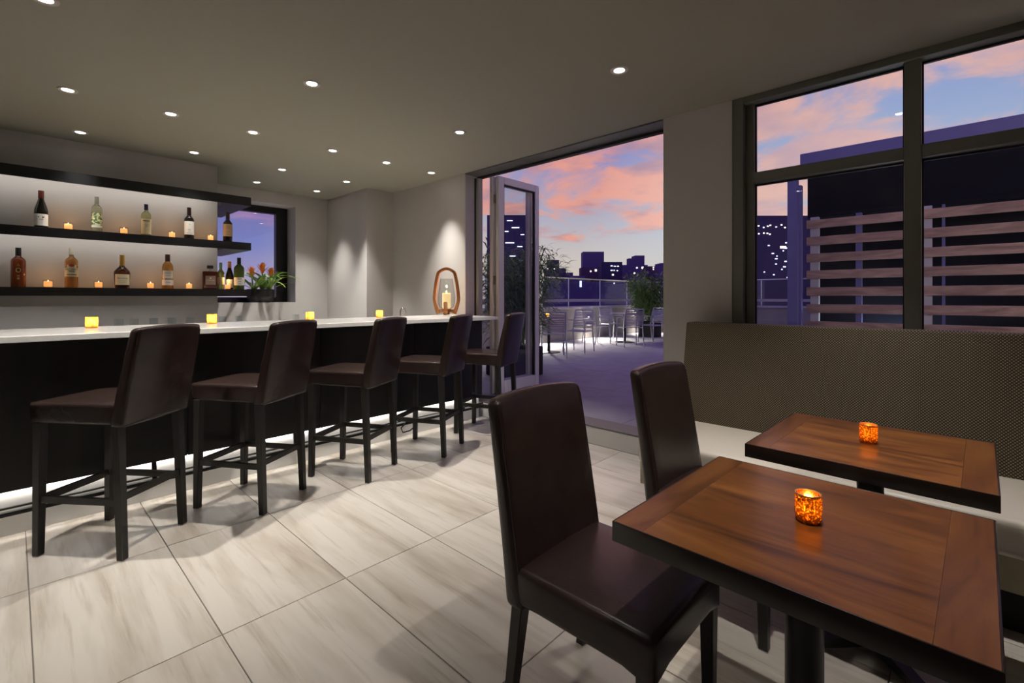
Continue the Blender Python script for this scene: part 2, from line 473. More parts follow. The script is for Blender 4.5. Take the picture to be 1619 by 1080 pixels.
# dark head lining of the doorway and its door track
hd = struct('trim_3', box((XR + .002, DY0, H - .012), (XO, DY1, H), 0), M_jamb, 'dark metal head lining over the doorway')
obj('track', box((XO - .05, DY0, H - .035), (XO, DY1, H - .012), .003, 1), M_gasket, hd)
jb = struct('trim_4', box((XR + .002, DY1 - .008, TZ), (XO, DY1, H - .012), 0), M_wall, 'pale jamb lining left of the doorway')
obj('jamb_post', box((XO - .075, DY1 - .055, TZ), (XO - .005, DY1 - .008, H - .035), .004, 1), M_jpost, jb)
obj('gasket', box((XO - .095, DY1 - .02, TZ), (XO - .075, DY1 - .008, H - .035), .002, 1), M_gasket, jb)

# window_1: the two over two glazing beside the banquette
w1 = bpy.data.objects.new('window_1', None); COL.objects.link(w1); w1['kind'] = 'structure'; w1['label'] = 'large dark framed window with transom above the banquette'
FX0, FX1, GX = XR + .004, XR + .13, XR + .075
for nm, lo, hi in (('jamb', (FX0, GY1 - .075, 1.0), (FX1, GY1, H)), ('jamb', (FX0, GY0, 1.0), (FX1, GY0 + .075, H)),
                   ('head', (FX0, GY0 + .075, H - .047), (FX1, GY1 - .075, H)), ('sill', (FX0, GY0 + .075, 1.0), (FX1, GY1 - .075, 1.06))):
    obj(nm, box(lo, hi, .003, 1), M_frame, w1)
obj('jamb_step', box((GX - .02, GY1 - .128, 1.06), (FX1, GY1 - .075, H - .047), .003, 1), M_frame, w1)
muls = [(.150, .228), (-.745, -.667)]
for a, b in muls: obj('mullion', box((FX0 + .02, a, 1.06), (FX1, b, H - .047), .003, 1), M_frame, w1)
edges = [GY1 - .128] + [v for a, b in muls for v in (b, a)] + [GY0 + .075]
for k in range(0, len(edges), 2):
    b, a = edges[k], edges[k + 1]
    obj('transom', box((FX0 + .02, a, 2.100), (FX1, b, 2.172), .003, 1), M_frame, w1)
    for z0, z1 in ((1.06, 2.100), (2.172, H - .047)):
        obj('pane', box((GX + .018, a + .006, z0 + .006), (GX + .024, b - .006, z1 - .006)), M_glass, w1)
        g = bm_new()
        for lo, hi in (((GX + .01, a, z0), (GX + .03, a + .008, z1)), ((GX + .01, b - .008, z0), (GX + .03, b, z1)),
                       ((GX + .01, a, z0), (GX + .03, b, z0 + .008)), ((GX + .01, a, z1 - .012), (GX + .03, b, z1))):
            add_box(g, lo, hi)
        obj('gasket', g, M_gasket, w1)

# window_2: the small window behind the shelves
w2 = bpy.data.objects.new('window_2', None); COL.objects.link(w2); w2['kind'] = 'structure'; w2['label'] = 'small black framed window behind the end of the shelves'
fy0, fy1 = YB + .28, YB + .37
for nm, lo, hi in (('jamb', (WX1 - .15, fy0, WZ0), (WX1, fy1, WZ1)), ('jamb', (WX0, fy0, WZ0), (WX0 + .11, fy1, WZ1)),
                   ('head', (WX0 + .11, fy0, WZ1 - .09), (WX1 - .15, fy1, WZ1)), ('sill', (WX0 + .11, fy0, WZ0), (WX1 - .15, fy1, WZ0 + .07))):
    obj(nm, box(lo, hi, .003, 1), M_blackmetal, w2)
obj('pane', box((WX0 + .11, YB + .325, WZ0 + .07), (WX1 - .15, YB + .331, WZ1 - .09)), M_glass, w2)

# door_1: folding leaf standing open, square to the wall
d1 = bpy.data.objects.new('door_1', None); COL.objects.link(d1); d1['kind'] = 'structure'; d1['label'] = 'glazed metal folding door leaf standing open'
LX0, LX1, LY0, LY1, LZ0, LZ1 = 3.875, 4.605, 3.875, 3.925, TZ + .008, 2.715
for nm, lo, hi in (('stile', (LX0, LY0, LZ0), (LX0 + .095, LY1, LZ1)), ('stile', (LX1 - .075, LY0, LZ0), (LX1, LY1, LZ1)),
                   ('rail', (LX0 + .095, LY0, LZ0), (LX1 - .075, LY1, LZ0 + .15)), ('rail', (LX0 + .095, LY0, LZ1 - .085), (LX1 - .075, LY1, LZ1))):
    obj(nm, box(lo, hi, .004, 1), M_doorframe, d1)
obj('pane', box((LX0 + .095, LY0 + .02, LZ0 + .15), (LX1 - .075, LY0 + .028, LZ1 - .085)), M_glass, d1)
g = bm_new()
for lo, hi in (((LX0 + .095, LY0 + .006, LZ0 + .15), (LX0 + .103, LY0 + .036, LZ1 - .085)), ((LX1 - .095, LY0 + .006, LZ0 + .15), (LX1 - .075, LY0 + .036, LZ1 - .085)),
               ((LX0 + .095, LY0 + .006, LZ1 - .10), (LX1 - .075, LY0 + .036, LZ1 - .085))): add_box(g, lo, hi)
obj('gasket', g, M_gasket, d1)
for z in (.5, 1.45, 2.4): obj('hinge', lathe([(0, 0), (.012, 0), (.012, .10), (0, .10)], 10, (LX0 - .012, LY1 + .004, z)), M_jamb, d1)
# second leaf folded flat behind the first
d2 = bpy.data.objects.new('door_2', None); COL.objects.link(d2); d2['kind'] = 'structure'; d2['label'] = 'second folding leaf stacked behind the open one'
for nm, lo, hi in (('stile', (LX0 - .03, LY1 + .02, LZ0), (LX0 + .065, LY1 + .07, LZ1)), ('stile', (LX1 - .13, LY1 + .02, LZ0), (LX1 - .055, LY1 + .07, LZ1)),
                   ('rail', (LX0 + .065, LY1 + .02, LZ0), (LX1 - .13, LY1 + .07, LZ0 + .15)), ('rail', (LX0 + .065, LY1 + .02, LZ1 - .085), (LX1 - .13, LY1 + .07, LZ1))):
    obj(nm, box(lo, hi, .004, 1), M_doorframe, d2)
obj('pane', box((LX0 + .065, LY1 + .04, LZ0 + .15), (LX1 - .13, LY1 + .046, LZ1 - .085)), M_glass, d2)

# ------------------------------------------------------------------ recessed downlights
M_lens = mat('downlight_lens', (1, 1, 1), .4, emit=((1., .96, .88), 14.))
M_trim = mat('downlight_trim', (.55, .53, .5), .4)
trim_me = mesh_of(lathe([(.030, -.001), (.040, -.006), (.052, -.006), (.055, 0), (.030, 0)], 24), 'trim'); trim_me.materials.append(M_trim)
lens_me = mesh_of(lathe([(0, -.003), (.032, -.003), (.032, 0), (0, 0)], 20), 'lens'); lens_me.materials.append(M_lens)
WARM = (1., .945, .86)
LAMP = .36
def downlight(x, y, label, watts, size=82, blend=.75, group=None, rad=.025):
    watts *= LAMP
    t = thing('downlight', label, 'ceiling light', (x, y, H), 0, group)
    obj('trim', trim_me, None, t); obj('lens', lens_me, None, t)
    light('downlight_beam', 'SPOT', watts, WARM, (0, 0, -.02), t, spot_size=math.radians(size), spot_blend=blend, shadow_soft_size=rad)
    return t
SC = (H - EYE) / 1.3
row_bar = [(107, 142), (270, 180), (400, 209), (526, 238), (611, 257), (682, 273)]
names = ['over the bar, first from the left', 'over the bar, second from the left', 'over the bar, third from the left', 'over the bar, fourth from the left', 'over the bar, fifth from the left', 'over the bar, nearest the doorway']
for (px, py), s, wt in zip(row_bar, names, (210, 210, 210, 210, 330, 520)):
    p = at_z(px, py, H); downlight(p.x, p.y, 'small round recessed downlight ' + s, wt, 62, 1., group='downlights over the bar')
for (px, py), s in zip([(70, -2), (493, 132), (727, 209)], ['at the top left edge of the ceiling', 'in the middle of the ceiling, above the second stool', 'in the ceiling near the doorway, apart from the bar rows']):
    p = at_z(px, py, H); downlight(p.x, p.y, 'recessed downlight ' + s, 560, 76, .9, group='downlights over the stools', rad=.014)
p = at_z(979, 111, H); downlight(p.x, p.y, 'single recessed downlight in the dark ceiling facing the doorway', 210, 64, 1., group='downlights over the tables')
for ((px, py), wt), s in zip([((127, 209), 200), ((307, 241), 200), ((446, 268), 200), ((548, 287), 760)], ['above the shelves, left one', 'above the shelves, by the panel end', 'in front of the small window', 'in front of the back corner']):
    p = at_z(px, py, H); downlight(p.x, p.y, 'recessed downlight ' + s, wt, 64, 1., group='downlights behind the bar')
for (px, py), s in zip([(406, 288), (501, 302)], ['farthest back, over the small window', 'farthest back, in the scalloped wall corner']):
    p = at_z(px, py, H); downlight(p.x, p.y, 'recessed downlight ' + s, 420, 66, 1., group='downlights behind the bar')
# the grid carried on with assumed unseen downlights; near-table one follows the chair shadow
for x, y, wt, s in ((1.36, 1.53, 60, 'behind the near chair'), (.10, 1.53, 75, 'left of the camera'), (2.58, .32, 310, 'above the far table'), (1.33, .32, 250, 'above the near table')):
    downlight(x, y, 'assumed recessed downlight %s, just outside the picture' % s, wt, 76, 1., group='downlights outside the picture', rad=.014)

# ------------------------------------------------------------------ bar
BX1 = 3.50
CT = 1.10                      # counter height
tag(obj('bar_countertop', box((X0, 3.51, CT - .034), (BX1, 4.31, CT), .003, 1), M_quartz),
    'long white quartz countertop of the bar behind the row of stools', 'countertop')
bar = thing('bar_cabinet', 'long matte black bar front under the white countertop', 'bar', (0, 0, 0))
PX = [X0, -1.0, -.1, .8, 1.7, 2.6, 3.47]
for a, b in zip(PX, PX[1:]): obj('panel', box((a + .002, 3.72, .25), (b - .002, 3.745, CT - .034), .002, 1), M_blackpanel, bar)
obj('carcass', box((X0, 3.748, .25), (3.465, 4.25, CT - .036)), M_black, bar)
obj('toe_kick', box((X0, 3.765, .002), (3.46, 3.80, .25)), M_toe, bar)
obj('foot_rail', box((X0, 3.690, .125), (3.46, 3.715, .150), .006, 2), M_blackmetal, bar)
obj('foot_rail', box((X0, 3.690, .165), (3.46, 3.705, .176), .003, 1), M_blackmetal, bar)
for x in (-.7, .62, 1.5, 2.38, 3.2):
    obj('rail_bracket', beam((x, 3.71, .15), (x, 3.73, .25), .025, .012), M_blackmetal, bar)
obj('added_led_strip', box((X0, 3.746, .247), (3.44, 3.758, .250)), mat('added_led_strip', (1, 1, 1), .4, emit=((1., .95, .88), 3.)), bar)  # strip and area light added to whiten the toe kick
light('added_led_light', 'AREA', 6.5, (1., .955, .89), (.68, 3.751, .245), bar, shape='RECTANGLE', size=5.5, size_y=.012)
# work counter and tap behind the bar
tag(obj('work_counter', box((X0, 4.26, .86), (3.40, 4.70, .90), .003, 1), M_chrome), 'low steel work counter hidden behind the bar', 'counter')
fx = at_y(633, 492, 4.5)
t = thing('faucet', 'small chrome gooseneck faucet behind the bar beside the lantern', 'faucet', (fx.x, 4.5, .90))
obj('spout', tube([(0, 0, 0), (0, 0, .20)] + [(.035 - .035 * math.cos(a), -.0, .235 + .045 * math.sin(a)) for a in [i * PI / 8 for i in range(0, 9)]] + [(.07, 0, .20)], .009, 10), M_chrome, t)
obj('base', lathe([(0, 0), (.024, 0), (.024, .03), (.014, .05), (0, .05)], 16), M_chrome, t)
obj('lever', tube([(0, 0, .06), (0, -.05, .09)], .005, 8), M_chrome, t)
tag(obj('back_counter', box((X0 + .002, 6.10, .002), (3.13, YB - .002, .93), .003, 1), M_wall), 'low pale counter along the back wall behind the bar', 'counter')
tum = mesh_of(lathe([(0, .0), (.034, .0), (.039, .15), (.036, .15), (.032, .006), (0, .006)], 20), 'tumbler'); tum.materials.append(M_clear)
for px, s in ((188, 'leftmost of the glasses below the shelves'), (212, 'second from the left below the shelves'), (243, 'third from the left below the shelves'), (272, 'fourth from the left below the shelves'),
              (300, 'fifth from the left below the shelves'), (352, 'under the panel end'), (378, 'under the small window'), (468, 'rightmost, past the small window')):
    q = at_y(px, 500, 6.2)
    tag(obj('tumbler', tum, None, None, (q.x, 6.2, .93)), 'clear drinking glass on the back counter, ' + s, 'glass', 'clear glasses on the back counter')
# loose cable under the bar
cb = [at_y(px, py, Y) for px, py, Y in ((657, 660, 3.66), (642, 668, 3.655), (634, 677, 3.65), (637, 684, 3.645), (648, 681, 3.65), (660, 671, 3.66))]
tag(obj('power_cable', tube(cb, .006, 8), M_blackmetal), 'black cable looping down under the bar by the fourth stool', 'cable')

# ------------------------------------------------------------------ shelves
SX1 = 1.78
shelves = {}
for zt, th, nm in ((1.385, .072, 'lowest'), (1.890, .080, 'middle'), (2.383, .092, 'top')):
    t = thing('wall_shelf', 'black floating shelf, %s of the three, on the grey panel' % nm, 'shelf', (0, 0, zt), 0, 'black shelves over the bar')
    bm = box((X0, 5.58, -.035), (SX1, YP, 0), 0); add_box(bm, (1.519, YP, -th), (SX1, YB, 0))
    obj('board', bm, M_shelf, t)
    bm = box((X0, 5.58, -th), (SX1, 5.60, -.035)); add_box(bm, (1.519, 5.60, -th), (SX1, YP, -.035))
    obj('front_lip', bm, M_shelf, t)
    if nm != 'lowest':
        s = obj('added_led_strip', box((X0, 5.600, -th + .012), (1.45, 5.603, -.042)), mat('added_shelf_led', (1, 1, 1), .4, emit=((1., .95, .86), 4.)), t)  # assumed strip behind the lip, added with its area light to brighten the bays
        light('added_shelf_light', 'AREA', 1.9, (1., .95, .88), (-.3, 5.61, -.052), t, shape='RECTANGLE', size=3.5, size_y=.02, rot=(math.radians(68), 0, 0))
    shelves[nm] = zt

# ------------------------------------------------------------------ bottles
def gl(name, col, rough=.08, trans=.0, **k): return mat(name, col, rough, trans=trans, ior=1.4, spec=.6, **k)
G_dark = gl('dark_wine_glass', (.012, .010, .006)); G_red = gl('bordeaux_glass', (.010, .006, .006))
G_clear = gl('pale_spirit_glass', (.80, .85, .62), .05, .85); G_pale = gl('straw_wine_glass', (.78, .80, .45), .05, .8)
G_rum = gl('dark_rum_glass', (.32, .07, .02), .06, .5); G_gold = gl('gold_rum_glass', (.62, .30, .08), .06, .6)
G_cognac = gl('cognac_glass', (.10, .022, .006), .06, .3); G_whisky = gl('whisky_glass', (.72, .36, .08), .06, .6)
G_amaretto = gl('amaretto_glass', (.13, .030, .016), .06, .25); G_green = gl('pale_green_glass', (.42, .52, .12), .06, .6); G_bgreen = gl('bottle_green_glass', (.10, .17, .03), .06, .4)
L_white = mat('white_label', (.72, .70, .66), .7); L_cream = mat('cream_label', (.72, .66, .46), .7); L_tan = mat('tan_label', (.62, .42, .24), .7)
L_green = mat('green_print_label', (.08, .14, .05), .7, noise=((.66, .68, .38), 60, .46, .54)); L_ink = mat('label_ink', (.03, .025, .02), .7); L_red = mat('label_red', (.42, .04, .02), .6)
L_gold = mat('label_gold', (.62, .45, .14), .35, metal=.6); L_dkbrown = mat('brown_label', (.30, .20, .16), .6)
C_black = mat('black_cap', (.01, .01, .01), .4); C_redfoil = mat('red_foil', (.16, .035, .02), .35); C_navy = mat('navy_cap', (.012, .012, .05), .35)
C_white = mat('pale_cap', (.62, .60, .5), .4); C_goldfoil = mat('gold_foil', (.55, .33, .07), .3, metal=.6); C_orange = mat('orange_foil', (.55, .22, .05), .35); C_grey = mat('grey_cap', (.30, .32, .26), .4)
C_brownfoil = mat('brown_foil', (.045, .015, .012), .35)

def prof_bordeaux(h, r): return [(0, 0), (r * .93, 0), (r, .01), (r, h * .60), (r * .93, h * .655), (r * .62, h * .71), (r * .40, h * .75), (r * .36, h * .80), (r * .36, h * .97), (r * .40, h * .975), (r * .40, h), (0, h)]
def prof_burgundy(h, r): return [(0, 0), (r * .93, 0), (r, .01), (r, h * .44), (r * .93, h * .52), (r * .74, h * .62), (r * .52, h * .72), (r * .40, h * .80), (r * .36, h * .86), (r * .36, h), (0, h)]
def prof_spirit(h, r): return [(0, 0), (r * .95, 0), (r, .008), (r, h * .66), (r * .9, h * .71), (r * .62, h * .755), (r * .40, h * .785), (r * .36, h * .81), (r * .36, h), (0, h)]
def prof_cognac(h, r): return [(0, 0), (r * .82, 0), (r * .86, .01), (r, h * .46), (r * .93, h * .52), (r * .62, h * .60), (r * .36, h * .655), (r * .29, h * .70), (r * .27, h * .82), (r * .27, h), (0, h)]
def prof_whisky(h, r): return [(0, 0), (r * .94, 0), (r, .008), (r * .97, h * .30), (r * .96, h * .64), (r * .82, h * .71), (r * .52, h * .775), (r * .40, h * .80), (r * .38, h * .88), (r * .38, h), (0, h)]
def wrap(r, z0, z1, half, n=10):
    bm = bm_new(); rows = []
    for z in (z0, z1): rows.append([bm.verts.new((r * math.sin(a), -r * math.cos(a), z)) for a in [-half + 2 * half * k / n for k in range(n + 1)]])
    for k in range(n): bm.faces.new((rows[0][k], rows[0][k + 1], rows[1][k + 1], rows[1][k]))
    return bm
def disc(r, rr, z, sx=1., sz=1., n=18):
    bm = bm_new(); bm.faces.new([bm.verts.new((rr * math.sin(r * sx * math.cos(2 * PI * k / n) / rr), -rr * math.cos(r * sx * math.cos(2 * PI * k / n) / rr), z + r * sz * math.sin(2 * PI * k / n))) for k in range(n)]); return bm
def lines(rr, zs, ws, hh=.0022):
    bm = bm_new()
    for z, w in zip(zs, ws):
        b2 = wrap(rr, z - hh, z + hh, w / rr, 4); me = bpy.data.meshes.new('t'); b2.to_mesh(me); b2.free(); bm.from_mesh(me); bpy.data.meshes.remove(me)
    return bm
def bottle(px, ytop, ybot, zs, Y, prof, wpx, glass, cap, capz, label, name='wine_bottle', cat='bottle', labels=(), grp='bottles on the shelves', sy=1.):
    """capz = fraction of the height where the cap or foil starts; labels = (material, z0, z1, half angle)"""
    q = at_y(px, ybot, Y); D = q.x * math.cos(YAW) + Y * math.sin(YAW)
    h = (ybot - ytop) * D / F_PX; r = wpx * D / F_PX / 2 * math.cos(math.atan((CX - px) / F_PX))
    rz = math.atan2(Y, q.x) - PI / 2                 # fronts turned to the room
    t = thing(name, label, cat, (q.x, Y, zs), rz * .55, grp)
    obj('body', lathe(prof(h, r), 24, sy=sy), glass, t)
    rn = r * .42
    for z, rr in reversed(prof(h, r)): pass
    P = prof(h, r); rc = max(rad for rad, z in P if z >= h * capz and rad > 0)
    obj('cap', lathe([(rc + .0012, h * capz), (rc + .0016, h * capz + .002), (rc + .0012, h + .0012), (0, h + .0012)], 20), cap, t)
    for m, z0, z1, ha in labels: obj('label', wrap(r + .0012, h * z0, h * z1, ha), m, t)
    return t, h, r

zU, zL = 1.890, 1.385
YS = 5.69
t, h, r = bottle(65, 300, 359, zU, YS, prof_burgundy, 23, G_dark, C_redfoil, .80, 'dark sloping-shouldered wine bottle with red-brown foil and white label, middle shelf', labels=[(L_white, .06, .37, 1.25)])
obj('emblem', disc(.014, r + .002, h * .285, 1.5, .5), L_ink, t); obj('lettering', lines(r + .002, [h * .225], [.013]), L_ink, t, kind='stuff')
t, h, r = bottle(153, 308, 364, zU, YS, prof_spirit, 18, G_clear, C_grey, .80, 'pale clear spirit bottle with green printed label, middle shelf', 'spirit_bottle', labels=[(L_green, .20, .54, 1.2), (L_white, .13, .19, 1.2)])
t, h, r = bottle(231, 320, 370, zU, YS, prof_spirit, 16.5, G_pale, C_navy, .82, 'straw coloured wine bottle with navy cap and cream label, middle shelf', labels=[(L_cream, .06, .54, 1.3)])
obj('lettering', lines(r + .002, [h * .47], [.028], .004), L_ink, t, kind='stuff')
for a in (-1, 1): obj('emblem', beam((-.008 * a, -r - .002, h * .27), (.008 * a, -r - .002, h * .36), .004, .001), L_ink, t)
t, h, r = bottle(299, 326, 376, zU, YS, prof_bordeaux, 16, G_red, C_brownfoil, .77, 'dark red wine bottle with plain white label, middle shelf before the panel end', labels=[(L_white, .14, .56, 1.3)])
obj('lettering', lines(r + .002, [h * .46, h * .30, h * .25, h * .19], [.006, .014, .012, .026]), L_dkbrown, t, kind='stuff')
t, h, r = bottle(360, 334, 381, zU, YS, prof_bordeaux, 15, G_red, C_brownfoil, .77, 'dark red wine bottle with tan label, in front of the small window', labels=[(L_tan, .19, .60, 1.4)])
obj('lettering', lines(r + .002, [h * .52, h * .47, h * .33, h * .25], [.016, .018, .012, .020]), L_dkbrown, t, kind='stuff')
t, h, r = bottle(29, 391, 453, zL, YS, prof_spirit, 25, G_rum, C_black, .79, 'dark rum bottle with tall black cap and gold lettering, leftmost on the lowest shelf', 'spirit_bottle')
obj('emblem', disc(.016, r + .002, h * .43, 1., 1.25), L_gold, t); obj('emblem', disc(.010, r + .003, h * .43, 1., 1.25), mat('rum_dark', (.03, .008, .003), .4), t)
obj('lettering', lines(r + .002, [h * .58, h * .54, h * .29, h * .25, h * .21], [.006, .010, .008, .006, .008], .003), L_gold, t, kind='stuff')
t, h, r = bottle(113, 392, 454, zL, YS, prof_spirit, 22, G_gold, C_white, .84, 'gold rum bottle with cream label, red emblem and pale cap on the lowest shelf', 'spirit_bottle', labels=[(L_cream, .28, .50, 1.35), (L_cream, .50, .58, .75)])
obj('emblem', disc(.019, r + .002, h * .565, 1.15, .85), L_gold, t); obj('emblem', disc(.016, r + .003, h * .565, 1.15, .85), L_red, t)
obj('lettering', text_mesh('BACARDI', .0235, r + .0022), L_ink, t, (0, 0, h * .462))
obj('lettering', lines(r + .002, [h * .415, h * .33], [.022, .034], .0028), L_ink, t, kind='stuff')
t, h, r = bottle(193, 403, 455, zL, YS, prof_cognac, 27, G_cognac, C_goldfoil, .68, 'squat dark cognac bottle with gold neck foil and wide cream label', 'spirit_bottle', labels=[(L_cream, .10, .42, .95)])
obj('lettering', text_mesh('Hennessy', .021, r + .0022), L_ink, t, (0, 0, h * .30)); obj('lettering', lines(r + .002, [h * .22, h * .17], [.03, .026]), L_gold, t, kind='stuff')
t, h, r = bottle(265, 401, 455, zL, YS, prof_whisky, 19, G_whisky, C_brownfoil, .79, 'amber whisky bottle with two white labels, lowest shelf', 'spirit_bottle', labels=[(L_white, .30, .53, 1.0), (L_white, .10, .26, 1.25)])
obj('lettering', text_mesh("Dewar's", .018, r + .0022), L_ink, t, (0, 0, h * .45)); obj('lettering', lines(r + .002, [h * .38, h * .19], [.02, .022]), L_dkbrown, t, kind='stuff')
# square amaretto style bottle
q = at_y(332, 456, YS); D = q.x * math.cos(YAW) + YS * math.sin(YAW); k = D / F_PX
t = thing('square_bottle', 'square dark red liqueur bottle with flat black cap at the panel end', 'bottle', (q.x, YS, zL), -.13, 'bottles on the shelves')
w = 24 * k / 2 * .84
obj('body', cushion((-w, -w * .7, 0), (w, w * .7, 28 * k), .008, 3, 0), G_amaretto, t)
obj('neck', lathe([(.012, 28 * k - .004), (.010, 33 * k), (0, 33 * k)], 14), M_clear, t)
obj('cap', box((-.027, -.024, 32.5 * k), (.027, .024, 37.5 * k), .003, 1), C_black, t)
obj('label', box((-w * .68, -w * .7 - .0012, 7 * k), (w * .68, -w * .7 - .0002, 21 * k)), L_dkbrown, t)
obj('lettering', text_mesh('DISARONNO', .0125), L_cream, t, (0, -w * .7 - .002, 14 * k)); obj('emblem', beam((-.008, -w * .7 - .002, 17.5 * k), (.008, -w * .7 - .002, 17.5 * k), .001, .012), L_cream, t)
t, h, r = bottle(349, 414, 456, zL, YS + .02, prof_bordeaux, 11.5, G_green, mat('green_cap', (.16, .34, .16), .4), .80, 'slim pale green wine bottle beside the square liqueur bottle', labels=[(L_cream, .18, .46, 1.2)])
t, h, r = bottle(363, 412, 456, zL, YS + .04, prof_burgundy, 13, G_dark, C_orange, .78, 'dark wine bottle with orange foil behind a candle, lowest shelf end', labels=[(L_white, .06, .36, 1.5)])
t, h, r = bottle(378, 406, 456, zL, YS, prof_spirit, 17, G_bgreen, C_black, .80, 'bottle-green whisky bottle with white label beside the flower pot', 'spirit_bottle', labels=[(L_white, .13, .38, 1.3)])
obj('lettering', lines(r + .002, [h * .33, h * .24, h * .18], [.02, .016, .012]), L_ink, t, kind='stuff')

# ------------------------------------------------------------------ candles
M_wax = mat('glowing_wax', (.90, .55, .25), .5, emit=((1., .38, .10), 1.0))
M_waxtop = mat('candle_wax', (.90, .80, .60), .5, emit=((1., .62, .22), .5))
M_flame = mat('flame', (1, .8, .4), .5, emit=((1., .66, .22), 12.))
flame_prof = [(0, 0), (.0035, .002), (.0045, .007), (.003, .014), (0, .022)]
votive_glass = mesh_of(cushion((-.030, -.030, 0), (.030, .030, .066), .007, 2, 0), 'glass'); votive_glass.materials.append(M_clear)
votive_wax = mesh_of(cushion((-.024, -.024, .006), (.024, .024, .052), .006, 2, 0), 'candle'); votive_wax.materials.append(M_wax)
votive_flame = mesh_of(lathe([(r_ * .7, z * .55) for r_, z in flame_prof], 10, (0, 0, .0515)), 'flame'); votive_flame.materials.append(M_flame)
def shelf_votive(px, zs, label):
    q = at_y(px, 400, 5.67)
    t = thing('votive_candle', label, 'candle', (q.x, 5.67, zs), -.25, 'small square votive candles on the shelves')
    obj('glass', votive_glass, None, t); obj('candle', votive_wax, None, t); obj('flame', votive_flame, None, t)
    light('candle_glow', 'POINT', .22, (1., .55, .22), (0, -.005, .105), t, shadow_soft_size=.012)
for px, s in ((108, 'between the first two bottles of the middle shelf'), (196, 'between the green-label and straw bottles, middle shelf'), (272, 'left of the white-label red wine, middle shelf'), (333, 'at the panel end, middle shelf')):
    shelf_votive(px, zU, 'small square votive candle ' + s)
for px, s in ((76, 'between the two rum bottles, lowest shelf'), (156, 'left of the cognac bottle, lowest shelf'), (238, 'left of the amber whisky, lowest shelf'), (299, 'left of the square liqueur bottle, lowest shelf'), (360, 'in front of the orange-foil bottle, lowest shelf')):
    shelf_votive(px, zL, 'small square votive candle ' + s)

def speckle_mat(name, shell, hole, scale, lo, hi, shellt=.5):
    """mercury glass: amber metallic flecks with clear amber gaps that let the flame show"""
    m = bpy.data.materials.new(name); m.use_nodes = True; nt = m.node_tree; nt.nodes.clear(); N = nt.nodes.new; L = nt.links.new
    o = N('ShaderNodeOutputMaterial'); mx = N('ShaderNodeMixShader'); a = N('ShaderNodeBsdfPrincipled'); a.inputs['Base Color'].default_value = (*shell, 1); a.inputs['Metallic'].default_value = .8; a.inputs['Roughness'].default_value = .22
    tl = N('ShaderNodeBsdfTranslucent'); tl.inputs[0].default_value = (*hole, 1); tr = N('ShaderNodeBsdfTransparent'); tr.inputs[0].default_value = (*hole, 1)
    m2 = N('ShaderNodeMixShader'); m2.inputs[0].default_value = .35; L(tl.outputs[0], m2.inputs[1]); L(tr.outputs[0], m2.inputs[2])
    m3 = N('ShaderNodeMixShader'); m3.inputs[0].default_value = shellt; L(a.outputs[0], m3.inputs[1]); L(tl.outputs[0], m3.inputs[2])
    tc = N('ShaderNodeTexCoord'); n = N('ShaderNodeTexNoise'); n.inputs['Scale'].default_value = scale; n.inputs['Detail'].default_value = 3; L(tc.outputs['Object'], n.inputs['Vector'])
    r = N('ShaderNodeMapRange'); r.inputs[1].default_value = lo; r.inputs[2].default_value = hi; L(n.outputs['Fac'], r.inputs[0]); L(r.outputs[0], mx.inputs[0])
    L(m3.outputs[0], mx.inputs[1]); L(m2.outputs[0], mx.inputs[2]); L(mx.outputs[0], o.inputs[0]); return m
M_mercury = speckle_mat('amber_mercury_glass', (.42, .15, .03), (1., .55, .12), 210, .54, .58, .12)
M_ambercup = speckle_mat('amber_votive_glass', (.90, .66, .26), (1., .80, .38), 40, .35, .55)
def cup(loc, r, hgt, label, m, name, watts, group=None, rim=True):
    t = thing(name, label, 'candle', loc, random.random(), group)
    g = obj('cup', lathe([(0, .004), (r * .82, .004), (r * .86, .0), (r * .95, .004), (r, hgt * .3), (r, hgt), (r - .0025, hgt), (r - .003, hgt * .3), (r * .84, .008), (0, .008)], 28), m, t)
    if rim: obj('rim', tube([((r - .001) * math.cos(a), (r - .001) * math.sin(a), hgt) for a in [2 * PI * i / 28 for i in range(28)]], .0016, 6, True), mat('gilt_rim', (.75, .62, .38), .2, metal=.9), g)
    obj('candle', lathe([(0, .009), (r * .62, .009), (r * .62, hgt * .34), (r * .5, hgt * .32), (0, hgt * .31)], 20), M_waxtop, t)
    obj('flame', lathe(flame_prof, 10, (0, 0, hgt * .34)), M_flame, t)
    light('candle_glow', 'POINT', watts, (1., .56, .2), (0, 0, hgt * .62), t, shadow_soft_size=.008)
    return t
for px, s in ((145, 'at the left end of the bar top'), (335, 'on the bar top behind the first stool'), (490, 'on the bar top behind the second stool'), (600, 'on the bar top behind the third stool')):
    q = at_y(px, 505, 4.12)
    cup((q.x, 4.12, CT), .033, .072, 'glowing yellow glass votive candle ' + s, M_ambercup, 'votive_candle', 1.0, 'yellow votives along the bar top', False)

